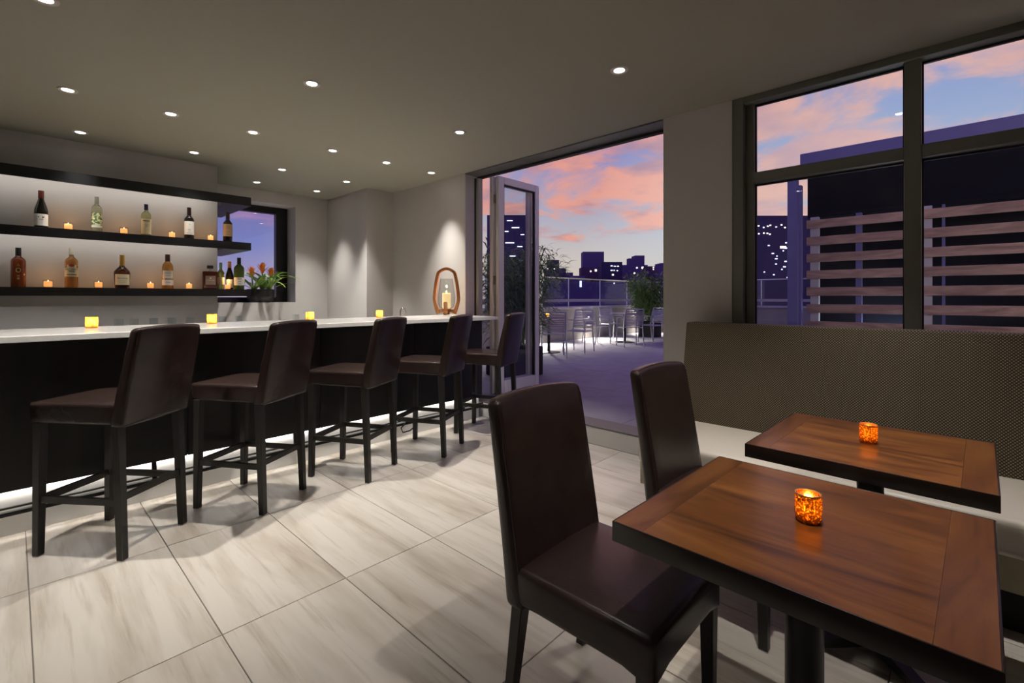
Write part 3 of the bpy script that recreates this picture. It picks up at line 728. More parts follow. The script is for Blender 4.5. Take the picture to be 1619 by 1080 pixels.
# ------------------------------------------------------------------ wooden lantern
q = at_y(706, 498, 3.98)
t = thing('lantern', 'teardrop bent-wood lantern with glass cylinder and thick candle on the bar', 'lantern', (q.x, 3.98, CT), math.radians(-46.6))
def loop_pts(hw_bot, hw_mid, hw_top, hh, n=40):
    key = [(-hw_bot, 0.), (-hw_bot * 1.25, .05), (-hw_mid, .14), (-hw_mid * .99, .20), (-hw_mid * .90, .30), (-hw_top * .98, .42), (-hw_top * .75, hh - .025), (-hw_top * .25, hh)]
    key = key + [(-x, z) for x, z in reversed(key)]
    return key
P = loop_pts(.082, .128, .094, .475)
def smooth_path(k, n=5):
    out = []
    for i in range(len(k) - 1):
        p0, p1, p2, p3 = [Vector(k[min(max(j, 0), len(k) - 1)]) for j in (i - 1, i, i + 1, i + 2)]
        for s_ in range(n):
            u = s_ / n
            out.append(.5 * (2 * p1 + (p2 - p0) * u + (2 * p0 - 5 * p1 + 4 * p2 - p3) * u * u + (3 * p1 - p0 - 3 * p2 + p3) * u ** 3))
    return out + [Vector(k[-1])]
P = smooth_path(P)
bm = bm_new(); rings = []
for i, (x, z) in enumerate(P):
    a = Vector(P[max(i - 1, 0)]); b = Vector(P[min(i + 1, len(P) - 1)]); d = (b - a).normalized(); nrm = Vector((-d.y, d.x))
    wd = .015 + .008 * max(0., 1 - z / .12)
    rings.append([bm.verts.new((x + nrm.x * s * wd, yy, z + nrm.y * s * wd)) for s, yy in ((-1, -.024), (1, -.024), (1, .024), (-1, .024))])
for A, B in zip(rings, rings[1:]):
    for k in range(4): bm.faces.new((A[k], A[(k + 1) % 4], B[(k + 1) % 4], B[k]))
bm.faces.new(rings[0]); bm.faces.new(rings[-1][::-1])
bmesh.ops.bevel(bm, geom=[e for e in bm.edges if e.calc_face_angle(0) > 1.0], offset=.005, segments=2, affect='EDGES')
bmesh.ops.translate(bm, verts=list(bm.verts), vec=(0, 0, .027))
o = obj('wood_loop', bm, M_lantern, t)
bm = beam((-.09, 0, .055), (.09, 0, .055), .05, .03)
add_beam(bm, (0, -.10, .022), (0, -.045, .06), .045, .03); add_beam(bm, (0, -.055, .05), (0, -.088, .15), .04, .026)
add_beam(bm, (0, .10, .022), (0, .045, .06), .045, .03); add_beam(bm, (0, .055, .05), (0, .088, .15), .04, .026)
add_beam(bm, (0, -.05, .055), (0, .05, .055), .045, .028)
bmesh.ops.bevel(bm, geom=list(bm.edges), offset=.006, segments=2, affect='EDGES')
obj('cradle', bm, M_lantern, t)
obj('glass', lathe([(.045, .074), (.075, .09), (.092, .14), (.093, .20), (.080, .30), (.066, .40), (.064, .40), (.078, .30), (.091, .20), (.090, .14), (.073, .092), (.045, .077)], 32), M_clear, t)
obj('base_disc', lathe([(0, .070), (.05, .070), (.05, .078), (0, .078)], 24), M_lantern, t)
obj('candle', lathe([(0, .078), (.045, .078), (.046, .24), (.040, .245), (.02, .238), (0, .236)], 24), mat('pillar_candle_wax', (.92, .82, .58), .5, emit=((1., .70, .28), .75)), t)
obj('flame', lathe([(r_ * 1.4, z * 1.4) for r_, z in flame_prof], 10, (0, 0, .238)), M_flame, t)
light('candle_glow', 'POINT', 2.2, (1., .58, .22), (0, 0, .30), t, shadow_soft_size=.012)

# ------------------------------------------------------------------ bromeliad on the window sill
M_leaf = mat('bromeliad_leaf', (.10, .21, .035), .35, noise=((.26, .40, .08), 6, .4, .65), stretch=(1, 1, 3))
M_bract = mat('orange_bract', (.90, .13, .02), .4, noise=((.95, .30, .05), 12, .4, .6))
q = at_y(412, 477, 6.77); PXc = q.x
t = thing('potted_bromeliad', 'bromeliad with three orange flower spikes in a black bowl at the small window', 'plant', (PXc, 6.77, WZ0))
obj('pot', lathe([(0, 0), (.12, 0), (.155, .03), (.175, .10), (.172, .175), (.162, .178), (.160, .16), (0, .15)], 28, sy=.62), mat('black_pot', (.012, .012, .012), .4), t)
obj('soil', lathe([(0, .158), (.150, .160)], 24, sy=.62), mat('soil', (.02, .014, .01), .9), t)
def blade(length, width, el0, droop, n=9):
    bm = bm_new(); L_, R_, p, a = [], [], Vector((0, 0, 0)), el0
    for i in range(n + 1):
        f = i / n; w = width * math.sin(PI * min(1, .18 + .82 * f)) ** .7 * (1 - f * .55) + .001
        d = Vector((math.cos(a), 0, math.sin(a))); up = Vector((-math.sin(a), 0, math.cos(a)))
        L_.append((bm.verts.new(p + Vector((0, -w, 0)) + up * w * .35), bm.verts.new(p), bm.verts.new(p + Vector((0, w, 0)) + up * w * .35)))
        p = p + d * (length / n); a -= droop / n * (.5 + f)
    for A, B in zip(L_, L_[1:]):
        bm.faces.new((A[0], A[1], B[1], B[0])); bm.faces.new((A[1], A[2], B[2], B[1]))
    return bm
blades = []
for ln, el, dr in ((.36, 1.0, 1.9), (.42, .8, 1.6), (.30, 1.15, 1.7), (.40, .55, 1.5), (.46, .95, 2.2)):
    me = mesh_of(blade(ln * 1.12, .023, el, dr), 'leaf'); me.materials.append(M_leaf); blades.append(me)
rnd = random.Random(5)
for cxx in (-.085, 0.015, .10):
    for i in range(15):
        a = 2 * PI * i / 15 + rnd.uniform(-.2, .2)
        if math.sin(a) > .45: continue
        o = obj('leaf', blades[rnd.randrange(5)], None, t, (cxx + .02 * math.cos(a), -.02 + .02 * math.sin(a), .17), (0, 0, a)); o.scale = (rnd.uniform(.95, 1.35),) * 3
for cxx, cz, n in ((-.115, .46, 9), (.015, .52, 12), (.125, .46, 11)):
    f = obj('flower_spike', tube([(cxx * .8, -.02, .16), (cxx, -.02, cz - .12)], .009, 8), M_leaf, t)
    for i in range(n):
        a = 2 * PI * i * .381; lv = i / n
        bm = blade(.150 - .045 * lv, .027, .95 + .5 * lv, .25, 5)
        obj('bract', bm, M_bract, f, (cxx, -.02, cz - .14 + .06 * lv), (0, 0, a))

# ------------------------------------------------------------------ upholstered seating
def add_leg(t, top, bot, w1, w2, m=M_legs):
    bm = bm_new(); (x, y, z), (a, b, c) = top, bot
    A = [bm.verts.new((x + i * w1 / 2, y + j * w1 / 2, z)) for i, j in ((-1, -1), (1, -1), (1, 1), (-1, 1))]
    B = [bm.verts.new((a + i * w2 / 2, b + j * w2 / 2, c)) for i, j in ((-1, -1), (1, -1), (1, 1), (-1, 1))]
    for i in range(4): bm.faces.new((A[i], A[(i + 1) % 4], B[(i + 1) % 4], B[i]))
    bm.faces.new(A); bm.faces.new(B[::-1])
    bmesh.ops.bevel(bm, geom=list(bm.edges), offset=.0022, segments=1, affect='EDGES')
    l = obj('leg', bm, m, t)
    obj('foot_pad', box((a - w2 * .45, b - w2 * .45, 0), (a + w2 * .45, b + w2 * .45, c + .0005)), M_pad, l)
    return l
def seam(pts, r=.0035): return tube(pts, r, 6, True)
def backrest(w0, w1, y0, thick, z0, z1, lean, curve, bev):
    """padded back: bottom front at y0, leans back by lean, dished by curve, sides taper from w0 to w1"""
    def df(c):
        f = (c.z - z0) / (z1 - z0)
        x = c.x * (1 + (w1 / w0 - 1) * f); s = c.x / (w0 / 2)
        th = 1 - .28 * f
        y = y0 - (y0 - c.y) * th - lean * (max(f, 0.) ** 1.12) + curve * (s * s - .5) * (.25 + .75 * f)
        z = c.z - .012 * s * s * f
        return (x, y, z)
    return cushion((-w0 / 2, y0 - thick, z0), (w0 / 2, y0, z1), bev, 4, 6, df), df
def make_stool():
    t = thing('bar_stool', 'x', 'bar stool', (0, 0, 0), 0, 'leather bar stools along the bar')
    def sd(c):
        f = (c.z - .67) / .105; k = (abs(c.x) / .21) ** 4
        z = c.z + (.010 * (1 - (c.x / .21) ** 2) * (1 - ((c.y - .02) / .25) ** 2) if f > .6 else 0)
        if f < .3: z += .012 * (1 - max((abs(c.x) / .21) ** 6, (abs(c.y - .02) / .25) ** 6))
        return (c.x * (1 - .03 * (1 - f)), c.y, z)
    s = obj('seat', cushion((-.215, -.215, .668), (.215, .262, .775), .016, 3, 5, sd), M_leather, t)
    obj('seam', seam([(-.209, -.20, .763), (.209, -.20, .763), (.211, .24, .763), (.195, .259, .763), (-.195, .259, .763), (-.211, .24, .763)], .0028), M_leather, s)
    bm, df = backrest(.43, .412, -.175, .075, .655, 1.158, .115, .02, .022)
    b = obj('backrest', bm, M_leather, t)
    for sgn in (-1, 1):
        obj('seam', tube([df(Vector((sgn * .2095, -.2445, .675 + .455 * i / 10))) for i in range(11)], .003, 6), M_leather, b)
    for sx in (-1, 1):
        add_leg(t, (sx * .188, .222, .672), (sx * .190, .232, .004), .042, .034)
        add_leg(t, (sx * .184, -.20, .668), (sx * .188, -.228, .004), .042, .034)
    z = .285
    for sx in (-1, 1): obj('stretcher', beam((sx * .188, -.213, z), (sx * .189, .228, z), .020, .032), M_legs, t)
    obj('stretcher', beam((-.188, .226, z - .002), (.188, .226, z - .002), .022, .034), M_legs, t)
    obj('stretcher', beam((-.187, -.214, z + .018), (.187, -.214, z + .018), .020, .030), M_legs, t)
    return t
stool = make_stool()
STOOLS = [(.3815, 3.298, 38.0, 'dark leather bar stool at the left end of the row, nearest the camera'), (1.066, 3.308, 32.0, 'dark leather bar stool, second from the left'),
          (1.765, 3.292, 29.0, 'dark leather bar stool in the middle of the row of five'), (2.465, 3.315, 27.0, 'dark leather bar stool in front of the lantern, fourth from the left'),
          (3.17, 3.335, 21.5, 'dark leather bar stool at the far end of the row, before the door leaf')]
for i, (x, y, a, lb) in enumerate(STOOLS):
    o = stool if i == 0 else copy_tree(stool)
    o.location = (x, y, 0); o.rotation_euler = (0, 0, math.radians(a)); o['label'] = lb

def make_chair():
    t = thing('dining_chair', 'x', 'chair', (0, 0, 0), 0, 'leather dining chairs at the tables')
    def sd(c):
        f = (c.z - .36) / .115; k = max((abs(c.x) / .225) ** 8, 0) * max((abs(c.y) / .235) ** 8, 0)
        z = c.z + (.010 * (1 - (c.x / .225) ** 2) * (1 - (c.y / .24) ** 2) if f > .6 else 0)
        if f < .3: z -= .03 * k - .004
        return (c.x, c.y, z)
    s = obj('seat', cushion((-.222, -.215, .362), (.222, .245, .475), .020, 4, 5, sd), M_leather, t)
    obj('seam', seam([(-.215, -.20, .461), (.215, -.20, .461), (.217, .225, .461), (.203, .241, .461), (-.203, .241, .461), (-.217, .225, .461)], .003), M_leather, s)
    bm, df = backrest(.455, .458, -.175, .078, .345, .984, .115, .022, .026)
    b = obj('backrest', bm, M_leather, t)
    for sgn in (-1, 1):
        obj('seam', tube([df(Vector((sgn * .2180, -.1820, .37 + .58 * i / 12))) for i in range(13)], .003, 6), M_leather, b)
    for sx in (-1, 1):
        add_leg(t, (sx * .198, .215, .37), (sx * .196, .218, .004), .042, .032)
        add_leg(t, (sx * .196, -.205, .37), (sx * .196, -.255, .004), .042, .032)
    return t
ch = make_chair()
for i, (x, y, a, lb) in enumerate([(1.272, .772, 180, 'dark leather dining chair at the near table, its seat half under the tabletop'), (2.107, .73, 178, 'dark leather dining chair at the far table, seen from behind the near one')]):
    o = ch if i == 0 else copy_tree(ch)
    o.location = (x, y, 0); o.rotation_euler = (0, 0, math.radians(a)); o['label'] = lb

# ------------------------------------------------------------------ tables
def make_table():
    t = thing('pedestal_table', 'x', 'table', (0, 0, 0), 0, 'wooden pedestal tables')
    a = .325
    obj('tabletop', box((-a, -a + .075, .7215), (a, a - .075, .760)), M_table, t)
    for s in (-1, 1): obj('end_board', box((-a, s * a - (.0745 if s > 0 else 0), .7215), (a, s * a + (.0745 if s < 0 else 0), .760)), M_tableend, t)
    bm = bm_new()
    for lo, hi in (((-a - .004, -a - .004, .712), (-a, a + .004, .7575)), ((a, -a - .004, .712), (a + .004, a + .004, .7575)), ((-a, -a - .004, .712), (a, -a, .7575)), ((-a, a, .712), (a, a + .004, .7575))): add_box(bm, lo, (hi[0], hi[1], .7605), .0018, 2)
    add_box(bm, (-a, -a, .712), (a, a, .7215))
    obj('edge_band', bm, M_tableedge, t)
    obj('top_plate', box((-.16, -.16, .704), (.16, .16, .712)), M_blackmetal, t)
    for r_ in (0, PI / 2): obj('spider_arm', beam((-.2 * math.cos(r_), -.2 * math.sin(r_), .70), (.2 * math.cos(r_), .2 * math.sin(r_), .70), .03, .012), M_blackmetal, t)
    obj('column', lathe([(.041, .02), (.041, .70), (0, .70)], 24), M_blackmetal, t)
    for k in range(4):
        c, s = math.cos(k * PI / 2 + PI / 4), math.sin(k * PI / 2 + PI / 4)
        f = obj('foot', beam((0, 0, .052), (.30 * c, .30 * s, .022), .05, .05, .035, .02), M_blackmetal, t)
        obj('glide', lathe([(0, 0), (.014, 0), (.014, .014), (0, .014)], 12, (.28 * c, .28 * s, 0)), M_chrome, f)
    return t
tb = make_table()
tb.location = (1.315, .270, 0); tb.rotation_euler = (0, 0, math.radians(-1.5)); tb['label'] = 'near square wooden pedestal table with a votive candle'
t2 = copy_tree(tb); t2.location = (2.178, .235, 0); t2['label'] = 'far square wooden pedestal table beside the banquette'
q = at_z(1278, 823, .76); cup((q.x, q.y, .760), .0285, .066, 'amber mercury glass candle cup on the near table', M_mercury, 'candle_cup', .55, 'amber cups on the tables')
q = at_z(1373, 699, .76); cup((q.x, q.y, .760), .0285, .066, 'amber mercury glass candle cup on the far table', M_mercury, 'candle_cup', .55, 'amber cups on the tables')

# ------------------------------------------------------------------ banquette
t = thing('banquette', 'long banquette with woven brown dotted back and cream seat under the big window', 'bench', (0, 0, 0))
BY0, BY1 = -1.9, 1.415
def bd(c):
    f = (c.z - .40) / .725
    return (c.x + .12 * f, c.y + (-.0) , c.z)
obj('back', cushion((3.195, BY0, .40), (3.345, BY1, 1.122), .012, 3, 3, bd), M_fabric, t)
obj('seat', cushion((2.60, BY0, .305), (3.30, BY1, .455), .028, 4, 3), M_cream, t)
obj('front_panel', box((2.625, BY0 + .01, .17), (2.645, BY1 - .01, .306)), M_olive, t)
obj('base', box((2.68, BY0 + .02, .0), (3.40, BY1 - .03, .30)), M_black, t)
obj('back_support', box((3.40, BY0 + .02, .0), (3.50, BY1 - .03, 1.0)), M_black, t)

# ------------------------------------------------------------------ terrace
PY, PXE = 7.50, 14.80            # parapet lines: along X at Y = PY, along Y at X = PXE
M_paver = mat('concrete_paver', (.33, .315, .335), .7, noise=((.27, .26, .28), 3, .4, .7), bump=(40, .1))
M_conc = mat('parapet_render', (.36, .34, .30), .8, noise=((.30, .28, .25), 2, .4, .7))
M_cap = mat('parapet_cap', (.46, .46, .46), .6)
M_rail = mat('brushed_rail', (.62, .62, .66), .25, metal=1.)
M_alu = mat('silver_chair_frame', (.42, .43, .46), .30, metal=.7)
tf = struct('floor_terrace', box((XO, -6.0, TZ - .2), (PXE, PY, TZ - .012)), M_grout)
pw, pl = 1.22, .885
pme = mesh_of(box((-pw / 2 + .003, -pl / 2 + .003, -.012), (pw / 2 - .003, pl / 2 - .003, 0), .002, 1), 'paver'); pme.materials.append(M_paver)
ix = 0
while XO + ix * pw < PXE - .05:
    jy = 0
    while PY - jy * pl > -5.5:
        x0, x1 = XO + ix * pw, min(XO + (ix + 1) * pw, PXE)
        yc = PY - (jy + .5) * pl
        if x1 - x0 > pw - .01: obj('paver', pme, None, tf, ((x0 + x1) / 2, yc, TZ))
        else: obj('paver', box(((x0 - x1) / 2 + .003, -pl / 2 + .003, -.012), ((x1 - x0) / 2 - .003, pl / 2 - .003, 0), .002, 1), M_paver, tf, ((x0 + x1) / 2, yc, TZ))
        jy += 1
    ix += 1
struct('wall_parapet_side', box((XO + .3, PY, TZ - .2), (PXE + .3, PY + .3, 1.00)), M_conc)
struct('wall_parapet_end', box((PXE, -6.0, TZ - .2), (PXE + .3, PY, 1.00)), M_conc)
struct('trim_5', box((XO + .3, PY - .04, 1.0), (PXE + .34, PY + .34, 1.055), .004, 1), M_cap, 'pale cap stone along the side parapet')
struct('trim_6', box((PXE - .04, -6.0, 1.0), (PXE + .34, PY - .04, 1.055), .004, 1), M_cap, 'pale cap stone along the end parapet')
def guard(name, a, b, n, label):
    a, b = Vector(a), Vector(b); t = thing(name, label, 'railing', a); d = (b - a) / n; L_ = (b - a)
    obj('top_rail', beam((0, 0, 1.815), L_ + Vector((0, 0, 1.815)), .05, .035), M_rail, t)
    obj('bottom_rail', beam((0, 0, 1.215), L_ + Vector((0, 0, 1.215)), .04, .075), M_cap, t)
    for i in range(n):
        p, q_ = d * (i + .008), d * (i + .992)
        bm = bm_new()
        s = d.normalized().cross(Vector((0, 0, 1))) * .007
        vs = [bm.verts.new(c + Vector((0, 0, z)) + s * k) for k in (-1, 1) for c, z in ((p, 1.06), (q_, 1.06), (q_, 1.795), (p, 1.795))]
        bm.faces.new(vs[:4]); bm.faces.new(vs[4:][::-1])
        for k in range(4): bm.faces.new((vs[k], vs[4 + k], vs[4 + (k + 1) % 4], vs[(k + 1) % 4]))
        obj('pane', bm, M_railglass, t)
    for i in range(n + 1): obj('post', beam(d * i + Vector((0, 0, 1.055)), d * i + Vector((0, 0, 1.80)), .012, .03), M_rail, t)
    return t
guard('glass_railing', (XO + .4, PY + .15, 0), (PXE + .15, PY + .15, 0), 7, 'glass railing with metal top rail on the side parapet beyond the doorway')
guard('glass_railing', (PXE + .15, -5.9, 0), (PXE + .15, PY, 0), 8, 'glass railing on the end parapet, seen through the big window')

# slatted aluminium armchairs
def make_armchair(arms=True):
    t = thing('terrace_chair', 'x', 'chair', (0, 0, TZ), 0, 'slatted metal chairs on the terrace')
    def leg(pts): return tube(pts, .013, 8)
    for s in (-1, 1):
        obj('leg', tube([(s * .235, -.26, 0), (s * .225, -.20, .44), (s * .215, -.235, .66), (s * .205, -.29, .86)], .014, 8), M_alu, t)
        obj('leg', tube([(s * .245, .24, 0), (s * .235, .21, .43), (s * .24, .19, .62)] if arms else [(s * .245, .24, 0), (s * .235, .21, .43)], .014, 8), M_alu, t)
        if arms: obj('armrest', tube([(s * .24, .20, .62), (s * .245, .14, .655), (s * .25, -.02, .66), (s * .235, -.16, .645), (s * .215, -.235, .64)], .014, 8), M_alu, t)
        obj('seat_rail', tube([(s * .225, -.205, .435), (s * .235, .215, .43)], .012, 8), M_alu, t)
    obj('top_bar', tube([(-.205, -.29, .86), (0, -.31, .865), (.205, -.29, .86)], .014, 8), M_alu, t)
    slat = mesh_of(box((-.21, -.006, -.011), (.21, .006, .011), .002, 1), 'back_slat'); slat.materials.append(M_alu)
    for i in range(10):
        z = .50 + .034 * i; y = -.205 - .085 * ((z - .46) / .40) ** 1.1
        obj('back_slat', slat, None, t, (0, y, z), (.2, 0, 0))
    sl = mesh_of(box((-.228, -.020, -.006), (.228, .020, .006), .002, 1), 'seat_slat'); sl.materials.append(M_alu)
    for i in range(8): obj('seat_slat', sl, None, t, (0, -.17 + .052 * i, .44 - .001 * i))
    return t
arm = make_armchair(True)
def px_chair(px, py): q_ = at_z(px, py, TZ); return q_.x, q_.y
TC = [((874, 564), 47 - 92, 'slatted metal chair with its back to the doorway, nearest of the terrace chairs'), ((915, 556), 100, 'slatted metal chair turned sideways, second from the door leaf'),
      ((943, 543), -105, 'slatted metal armchair facing right, at the middle of the terrace'), ((968, 538), 160, 'slatted metal chair facing the doorway behind the far round table'),
      ((996, 547), -40, 'slatted metal chair with its back to the doorway at the far round table'), ((1031, 541), 75, 'slatted metal chair beside the bamboo, next to the pier')]
for i, ((px, py), a, lb) in enumerate(TC):
    o = arm if i == 0 else copy_tree(arm); x, y = px_chair(px, py)
    o.location = (x, y, TZ); o.rotation_euler = (0, 0, math.radians(a)); o['label'] = lb
def make_cafe_table():
    t = thing('cafe_table', 'x', 'table', (0, 0, TZ), 0, 'round metal tables on the terrace')
    obj('tabletop', lathe([(0, .715), (.36, .715), (.365, .722), (.365, .732), (.36, .738), (0, .738)], 36), M_alu, t)
    obj('column', lathe([(.03, .02), (.03, .715)], 16), M_blackmetal, t)
    obj('base', lathe([(0, 0), (.24, 0), (.24, .012), (.05, .028), (0, .028)], 32), M_blackmetal, t)
    return t
ct = make_cafe_table(); ct.location = (7.62, 6.15, TZ); ct['label'] = 'round metal cafe table behind the nearest terrace chair'
c2 = copy_tree(ct); x, y = px_chair(988, 541); c2.location = (x, y, TZ); c2['label'] = 'round metal cafe table in front of the bamboo'
cup((7.45, 6.05, TZ + .738), .035, .075, 'small orange candle on the terrace table beside the door leaf', M_ambercup, 'votive_candle', 1.5, None, False)

# bamboo plants
M_bam = mat('bamboo_leaf', (.10, .21, .04), .4, noise=((.22, .36, .08), 4, .4, .6)); M_cane = mat('bamboo_cane', (.16, .19, .06), .4)
def leaf_cloud(n, seed, cane_list, lmin, lmax, wd, droop=.6):
    rr = random.Random(seed); vs, fs = [], []
    for _ in range(n):
        base, tip, spread = cane_list[rr.randrange(len(cane_list))]
        f = rr.uniform(.18, 1.0); p = base.lerp(tip, f)
        a = rr.uniform(0, 2 * PI); rad = spread * (1.15 - .6 * f) * rr.random() ** .6
        p = p + Vector((math.cos(a) * rad, math.sin(a) * rad, rr.uniform(-.1, .1)))
        l = rr.uniform(lmin, lmax); el = rr.uniform(-.5, 1.0)
        d = Vector((math.cos(a) * math.cos(el), math.sin(a) * math.cos(el), math.sin(el)))
        s = Vector((-math.sin(a), math.cos(a), rr.uniform(-.5, .5))).normalized() * wd * rr.uniform(.7, 1.2)
        m = p + d * l * .5; e = p + d * l - Vector((0, 0, droop * l * .5)); k = len(vs)
        vs += [p, m - s, e, m + s]; fs.append((k, k + 1, k + 2, k + 3))
    me = bpy.data.meshes.new('foliage'); me.from_pydata([tuple(v) for v in vs], [], fs); me.update(); return me
def bamboo(loc, label, hgt, spread, ncanes, nleaf, seed, lmin, lmax, wd, pot_r, pot_h):
    rr = random.Random(seed); t = thing('potted_bamboo', label, 'plant', loc, 0, 'bamboo plants on the terrace')
    obj('pot', cushion((-pot_r, -pot_r, 0), (pot_r, pot_r, pot_h), .02, 2, 0), M_black, t)
    canes = []
    for i in range(ncanes):
        a = rr.uniform(0, 2 * PI); r0 = pot_r * .6 * rr.random(); r1 = spread * rr.uniform(.2, 1.)
        b = Vector((r0 * math.cos(a), r0 * math.sin(a), pot_h - .02)); e = Vector((r1 * math.cos(a), r1 * math.sin(a), hgt * rr.uniform(.72, 1.)))
        canes.append((b, e, spread * .45)); mid = b.lerp(e, .55) - Vector((math.cos(a), math.sin(a), 0)) * r1 * .18
        obj('cane', tube([b, mid, e], .010, 6, r_end=.004), M_cane, t)
    me = leaf_cloud(nleaf, seed + 1, canes, lmin, lmax, wd); me.materials.append(M_bam)
    obj('foliage', me, None, t, kind='stuff')
    return t
bamboo((5.05, 4.72, TZ), 'tall dense bamboo clump behind the glass door leaf', 2.05, .62, 16, 5200, 11, .14, .30, .010, .30, .42)
x, y = px_chair(1014, 530)
bamboo((x - .35, y - .45, TZ), 'bushy bamboo in a black pot beside the terrace parapet', 1.95, .70, 14, 3600, 21, .16, .30, .017, .24, .45)

# parapet lamps: first one seen, other three assumed to light the floor
M_bulb = mat('frosted_bulb', (1, 1, 1), .4, emit=((1., .93, .80), 40.))
for i, (X, lb, wt) in enumerate([(10.9, 'bright globe lamp on the parapet wall between the terrace chairs', 280), (6.3, 'assumed globe lamp on the parapet wall hidden behind the bamboo clump', 110), (8.7, 'assumed globe lamp on the parapet wall behind the nearest terrace chair', 230), (13.6, 'assumed globe lamp on the parapet wall beside the potted bamboo', 180)]):
    t = thing('wall_lamp', lb, 'lamp', (X, PY, .80), 0, 'globe lamps on the parapet')
    obj('bracket', beam((0, 0, .0), (0, -.09, 0), .03, .03), M_blackmetal, t)
    obj('hood', lathe([(0, .075), (.05, .07), (.06, .05), (.05, .055), (0, .06)], 18, (0, -.10, 0)), M_blackmetal, t)
    obj('globe', lathe([(0, -.05), (.035, -.035), (.05, 0), (.035, .035), (0, .05)], 18, (0, -.10, 0)), M_bulb, t)
    light('globe_light', 'SPOT', wt, (1., .93, .84), (0, -.17, -.02), t, shadow_soft_size=.05, spot_size=math.radians(125), spot_blend=.8, rot=(math.radians(-33), 0, 0))

# ------------------------------------------------------------------ slatted pavilion outside the big window
M_steel = mat('violet_grey_steel', (.16, .16, .36), .45); M_navy = mat('dark_navy_cladding', (.006, .007, .014), .8, spec=.15); M_post = mat('pale_post', (.55, .56, .58), .4)
pv = thing('slatted_pavilion', 'dark flat-roofed pavilion with weathered horizontal wood slats outside the big window', 'pavilion', (7.0, 0, TZ))
PB = -3.6
obj('cladding', box((.55, PB, 0), (3.2, 1.42, 2.86)), M_navy, pv)
obj('upper_panel', box((.10, PB, 2.16), (.55, 1.42, 2.86)), M_navy, pv)
obj('fascia', box((-.03, PB - .1, 2.835), (3.4, 1.478, 2.98), .006, 1), M_steel, pv)
obj('soffit_band', box((.03, PB - .08, 2.79), (3.3, 1.45, 2.835)), M_navy, pv)
for k in range(10):
    zt = 2.285 - TZ - .2145 * k
    obj('slat', box((0, -1.30, zt - .108), (.028, 1.412, zt), .003, 1), M_slatwood, pv)
    obj('slat', box((0, PB, zt - .108), (.028, -1.305, zt), .003, 1), M_slatwood, pv)
for a, b, m in ((1.282, 1.377, M_post), (.842, .902, M_steel), (.206, .279, M_post), (.100, .128, M_steel), (-.95, -.86, M_post), (-2.1, -2.0, M_post), (-3.3, -3.2, M_post)):
    obj('post', box((.032, a, 0), (.105, b, 2.16), .003, 1), m, pv)
obj('corner_post', box((-.43, 1.425, 0), (-.33, 1.530, 2.69), .004, 1), M_steel, pv)
obj('corner_post', box((-.14, 1.44, 0), (-.05, 1.52, 2.56), .004, 1), M_steel, pv)
t = thing('slat_lamp', 'small lamp glowing behind the lower slats of the pavilion', 'lamp', (7.30, .55, TZ))
obj('post', lathe([(.02, 0), (.02, .28), (0, .28)], 12), M_blackmetal, t); obj('globe', lathe([(0, .28), (.04, .32), (.04, .36), (0, .40)], 14), M_bulb, t)
light('slat_light', 'POINT', 22, (.75, .85, 1.), (0, 0, .52), t, shadow_soft_size=.05)

t = thing('added_sconce', 'added lamp on the outer face of the building, outside the picture, brightening the pavilion slats', 'lamp', (XO, -2.1, 2.2))  # invented lamp out of view, put in to warm the pavilion slats
obj('back_plate', box((0, -.06, -.1), (.02, .06, .1), .004, 1), M_blackmetal, t); obj('globe', lathe([(0, -.06), (.045, -.04), (.055, 0), (.045, .04), (0, .06)], 16, (.09, 0, 0)), M_bulb, t)
light('added_sconce_light', 'POINT', 75, (1., .80, .58), (.17, 0, 0), t, shadow_soft_size=.06)

# ------------------------------------------------------------------ city beyond
M_b1 = mat('city_violet', (.105, .070, .22), .9); M_b2 = mat('city_dark', (.05, .036, .11), .9); M_b3 = mat('city_plum', (.10, .05, .13), .9)
M_lit = mat('lit_window', (1, 1, 1), .5, emit=((1., .86, .66), 3.2)); M_litc = mat('lit_window_cool', (1, 1, 1), .5, emit=((.75, .86, 1.), 2.2))
struct('ground_city', box((15.5, -160, -30.3), (330, 260, -30)), M_b2)
def building(px0, px1, ytop, D, m, label, wins=(), cap=None, depth=3.5, nm='city_building'):
    a, b = at_d(px0, ytop, D), at_d(px1, ytop, D); c = (a + b) / 2; w = (b - a).length; hgt = c.z + 30
    t = thing(nm, label, 'building', (c.x, c.y, -30), YAW - PI / 2, 'skyline beyond the terrace')
    obj('walls', box((-w / 2, 0, 0), (w / 2, depth, hgt)), m, t)
    if cap: obj('roof_box', box((-w / 2 + w * cap[0], .5, hgt), (-w / 2 + w * cap[1], depth * .8, hgt + cap[2])), m, t)
    k = D / F_PX
    for px, py, ww, hh, mm in wins:
        x = (px - (px0 + px1) / 2) * k; z = hgt - (py - ytop) * k
        f = obj('window', box((x - ww * k / 2, -.06, z - hh * k / 2), (x + ww * k / 2, .0, z + hh * k / 2)), mm, t)
    return t
building(862, 895, 424, 96, M_b2, 'low dark building at the left end of the skyline', [(866, 425.5, 2, 2, M_lit), (877, 425, 2, 2, M_lit)])
building(866, 884, 411, 112, M_b2, 'small dark tower at the left end of the skyline')
building(893, 906, 431, 104, M_b1, 'low stepped building left of the skyline gap')
building(906, 925, 436, 90, M_b1, 'low violet building filling the gap in the skyline')
building(919, 960, 423, 108, M_b3, 'long low building below the square tower', [(934, 429, 2, 2, M_lit), (942, 427.5, 3, 3, M_lit)])
building(922, 955, 398, 116, M_b1, 'tall square violet tower block, highest of the skyline')
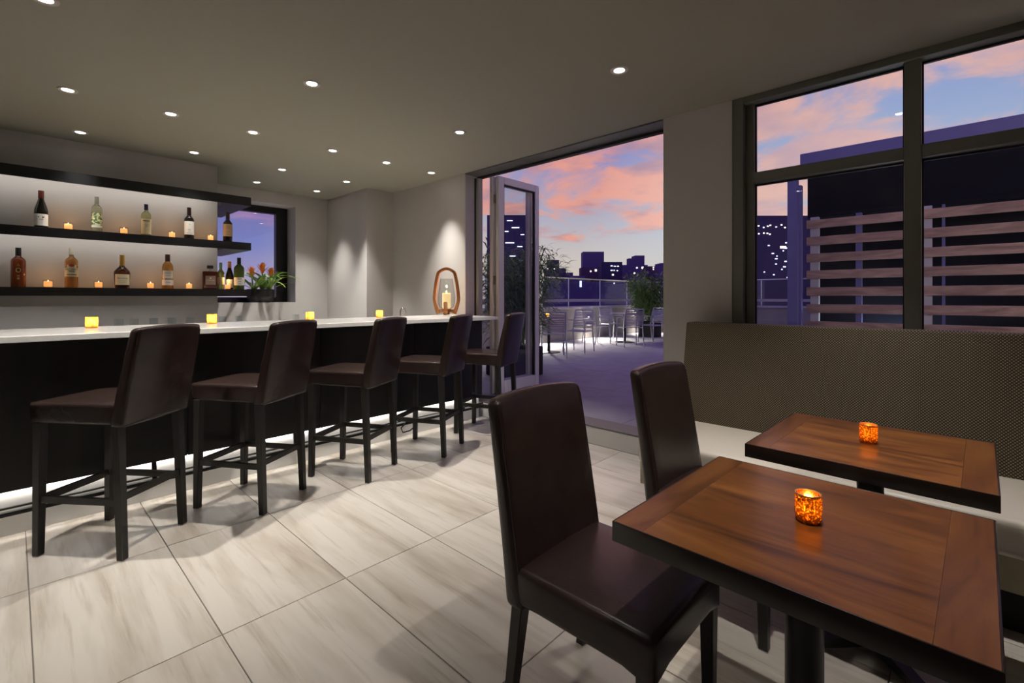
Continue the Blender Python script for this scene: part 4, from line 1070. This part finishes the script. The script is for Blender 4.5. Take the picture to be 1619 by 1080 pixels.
building(951, 984, 414, 98, M_b2, 'broad dark block right of the square tower', [(967, 420.5, 3, 1.4, M_litc), (972, 421, 3, 1.4, M_litc), (977, 421, 3, 1.4, M_litc), (967, 427.5, 3, 1.4, M_litc), (971, 427.5, 2, 1.4, M_litc), (976, 428, 2, 1.4, M_litc), (969, 434.5, 2.4, 2.4, M_lit)])
building(984, 1024, 419, 110, M_b1, 'violet building with a stepped roof', [(1007, 423.5, 2, 2, M_lit), (1016, 423.5, 3, 3, M_lit), (1003, 432, 2, 2, M_lit), (1008, 435, 1.5, 2, M_lit)], (.28, .62, 1.6))
building(1004, 1019, 404, 118, M_b1, 'narrow violet tower with stepped crown')
building(1024, 1046, 421, 100, M_b3, 'plum building with small lit windows at the right end of the skyline', [(1033, 423, 1.6, 2, M_lit), (1036.5, 422.5, 1.6, 2, M_lit), (1033, 426, 1.4, 1.4, M_lit)])
building(1044, 1110, 416, 92, M_b1, 'violet block half hidden by the white pier')
building(860, 1110, 446, 78, M_b1, 'long low roof in front of the skyline, seen through the glass railing', [(918, 449, 3, 10, M_litc), (971, 448, 1.5, 2, M_lit), (1043, 462, 1.5, 2, M_lit)])
building(770, 838, 340, 60, M_b2, 'dark tall building seen through the glass of the door leaf', [(806, 349, 9, 1.2, M_litc), (815, 360, 12, 1.4, M_litc), (801, 366, 6, 1.2, M_litc), (826, 371, 6, 1.2, M_litc), (806, 384, 14, 1.4, M_litc), (822, 390, 8, 1.2, M_litc), (810, 405, 12, 1.4, M_litc), (824, 412, 6, 1.2, M_litc)])
wl = []
rr = random.Random(3)
for r_ in range(2):
    for c in range(11):
        if rr.random() < .62: wl.append((1199 + c * 4.6 + rr.uniform(-1, 1), 358 + r_ * 12 + rr.uniform(-2.5, 2.5), 2.2, 1.6, M_litc if rr.random() < .5 else M_lit))
for c in range(14): wl.append((rr.choice((1241, 1241, 1240, 1225, 1212)) + rr.uniform(-4, 4), 384 + c * 4.2, rr.uniform(1.5, 4), 1.6, M_litc))
wl.append((1238, 391, 9, 3.2, M_lit))
building(1120, 1330, 341, 62, M_b2, 'dark tower with scattered lit windows beside the pavilion', wl, nm='city_tower')
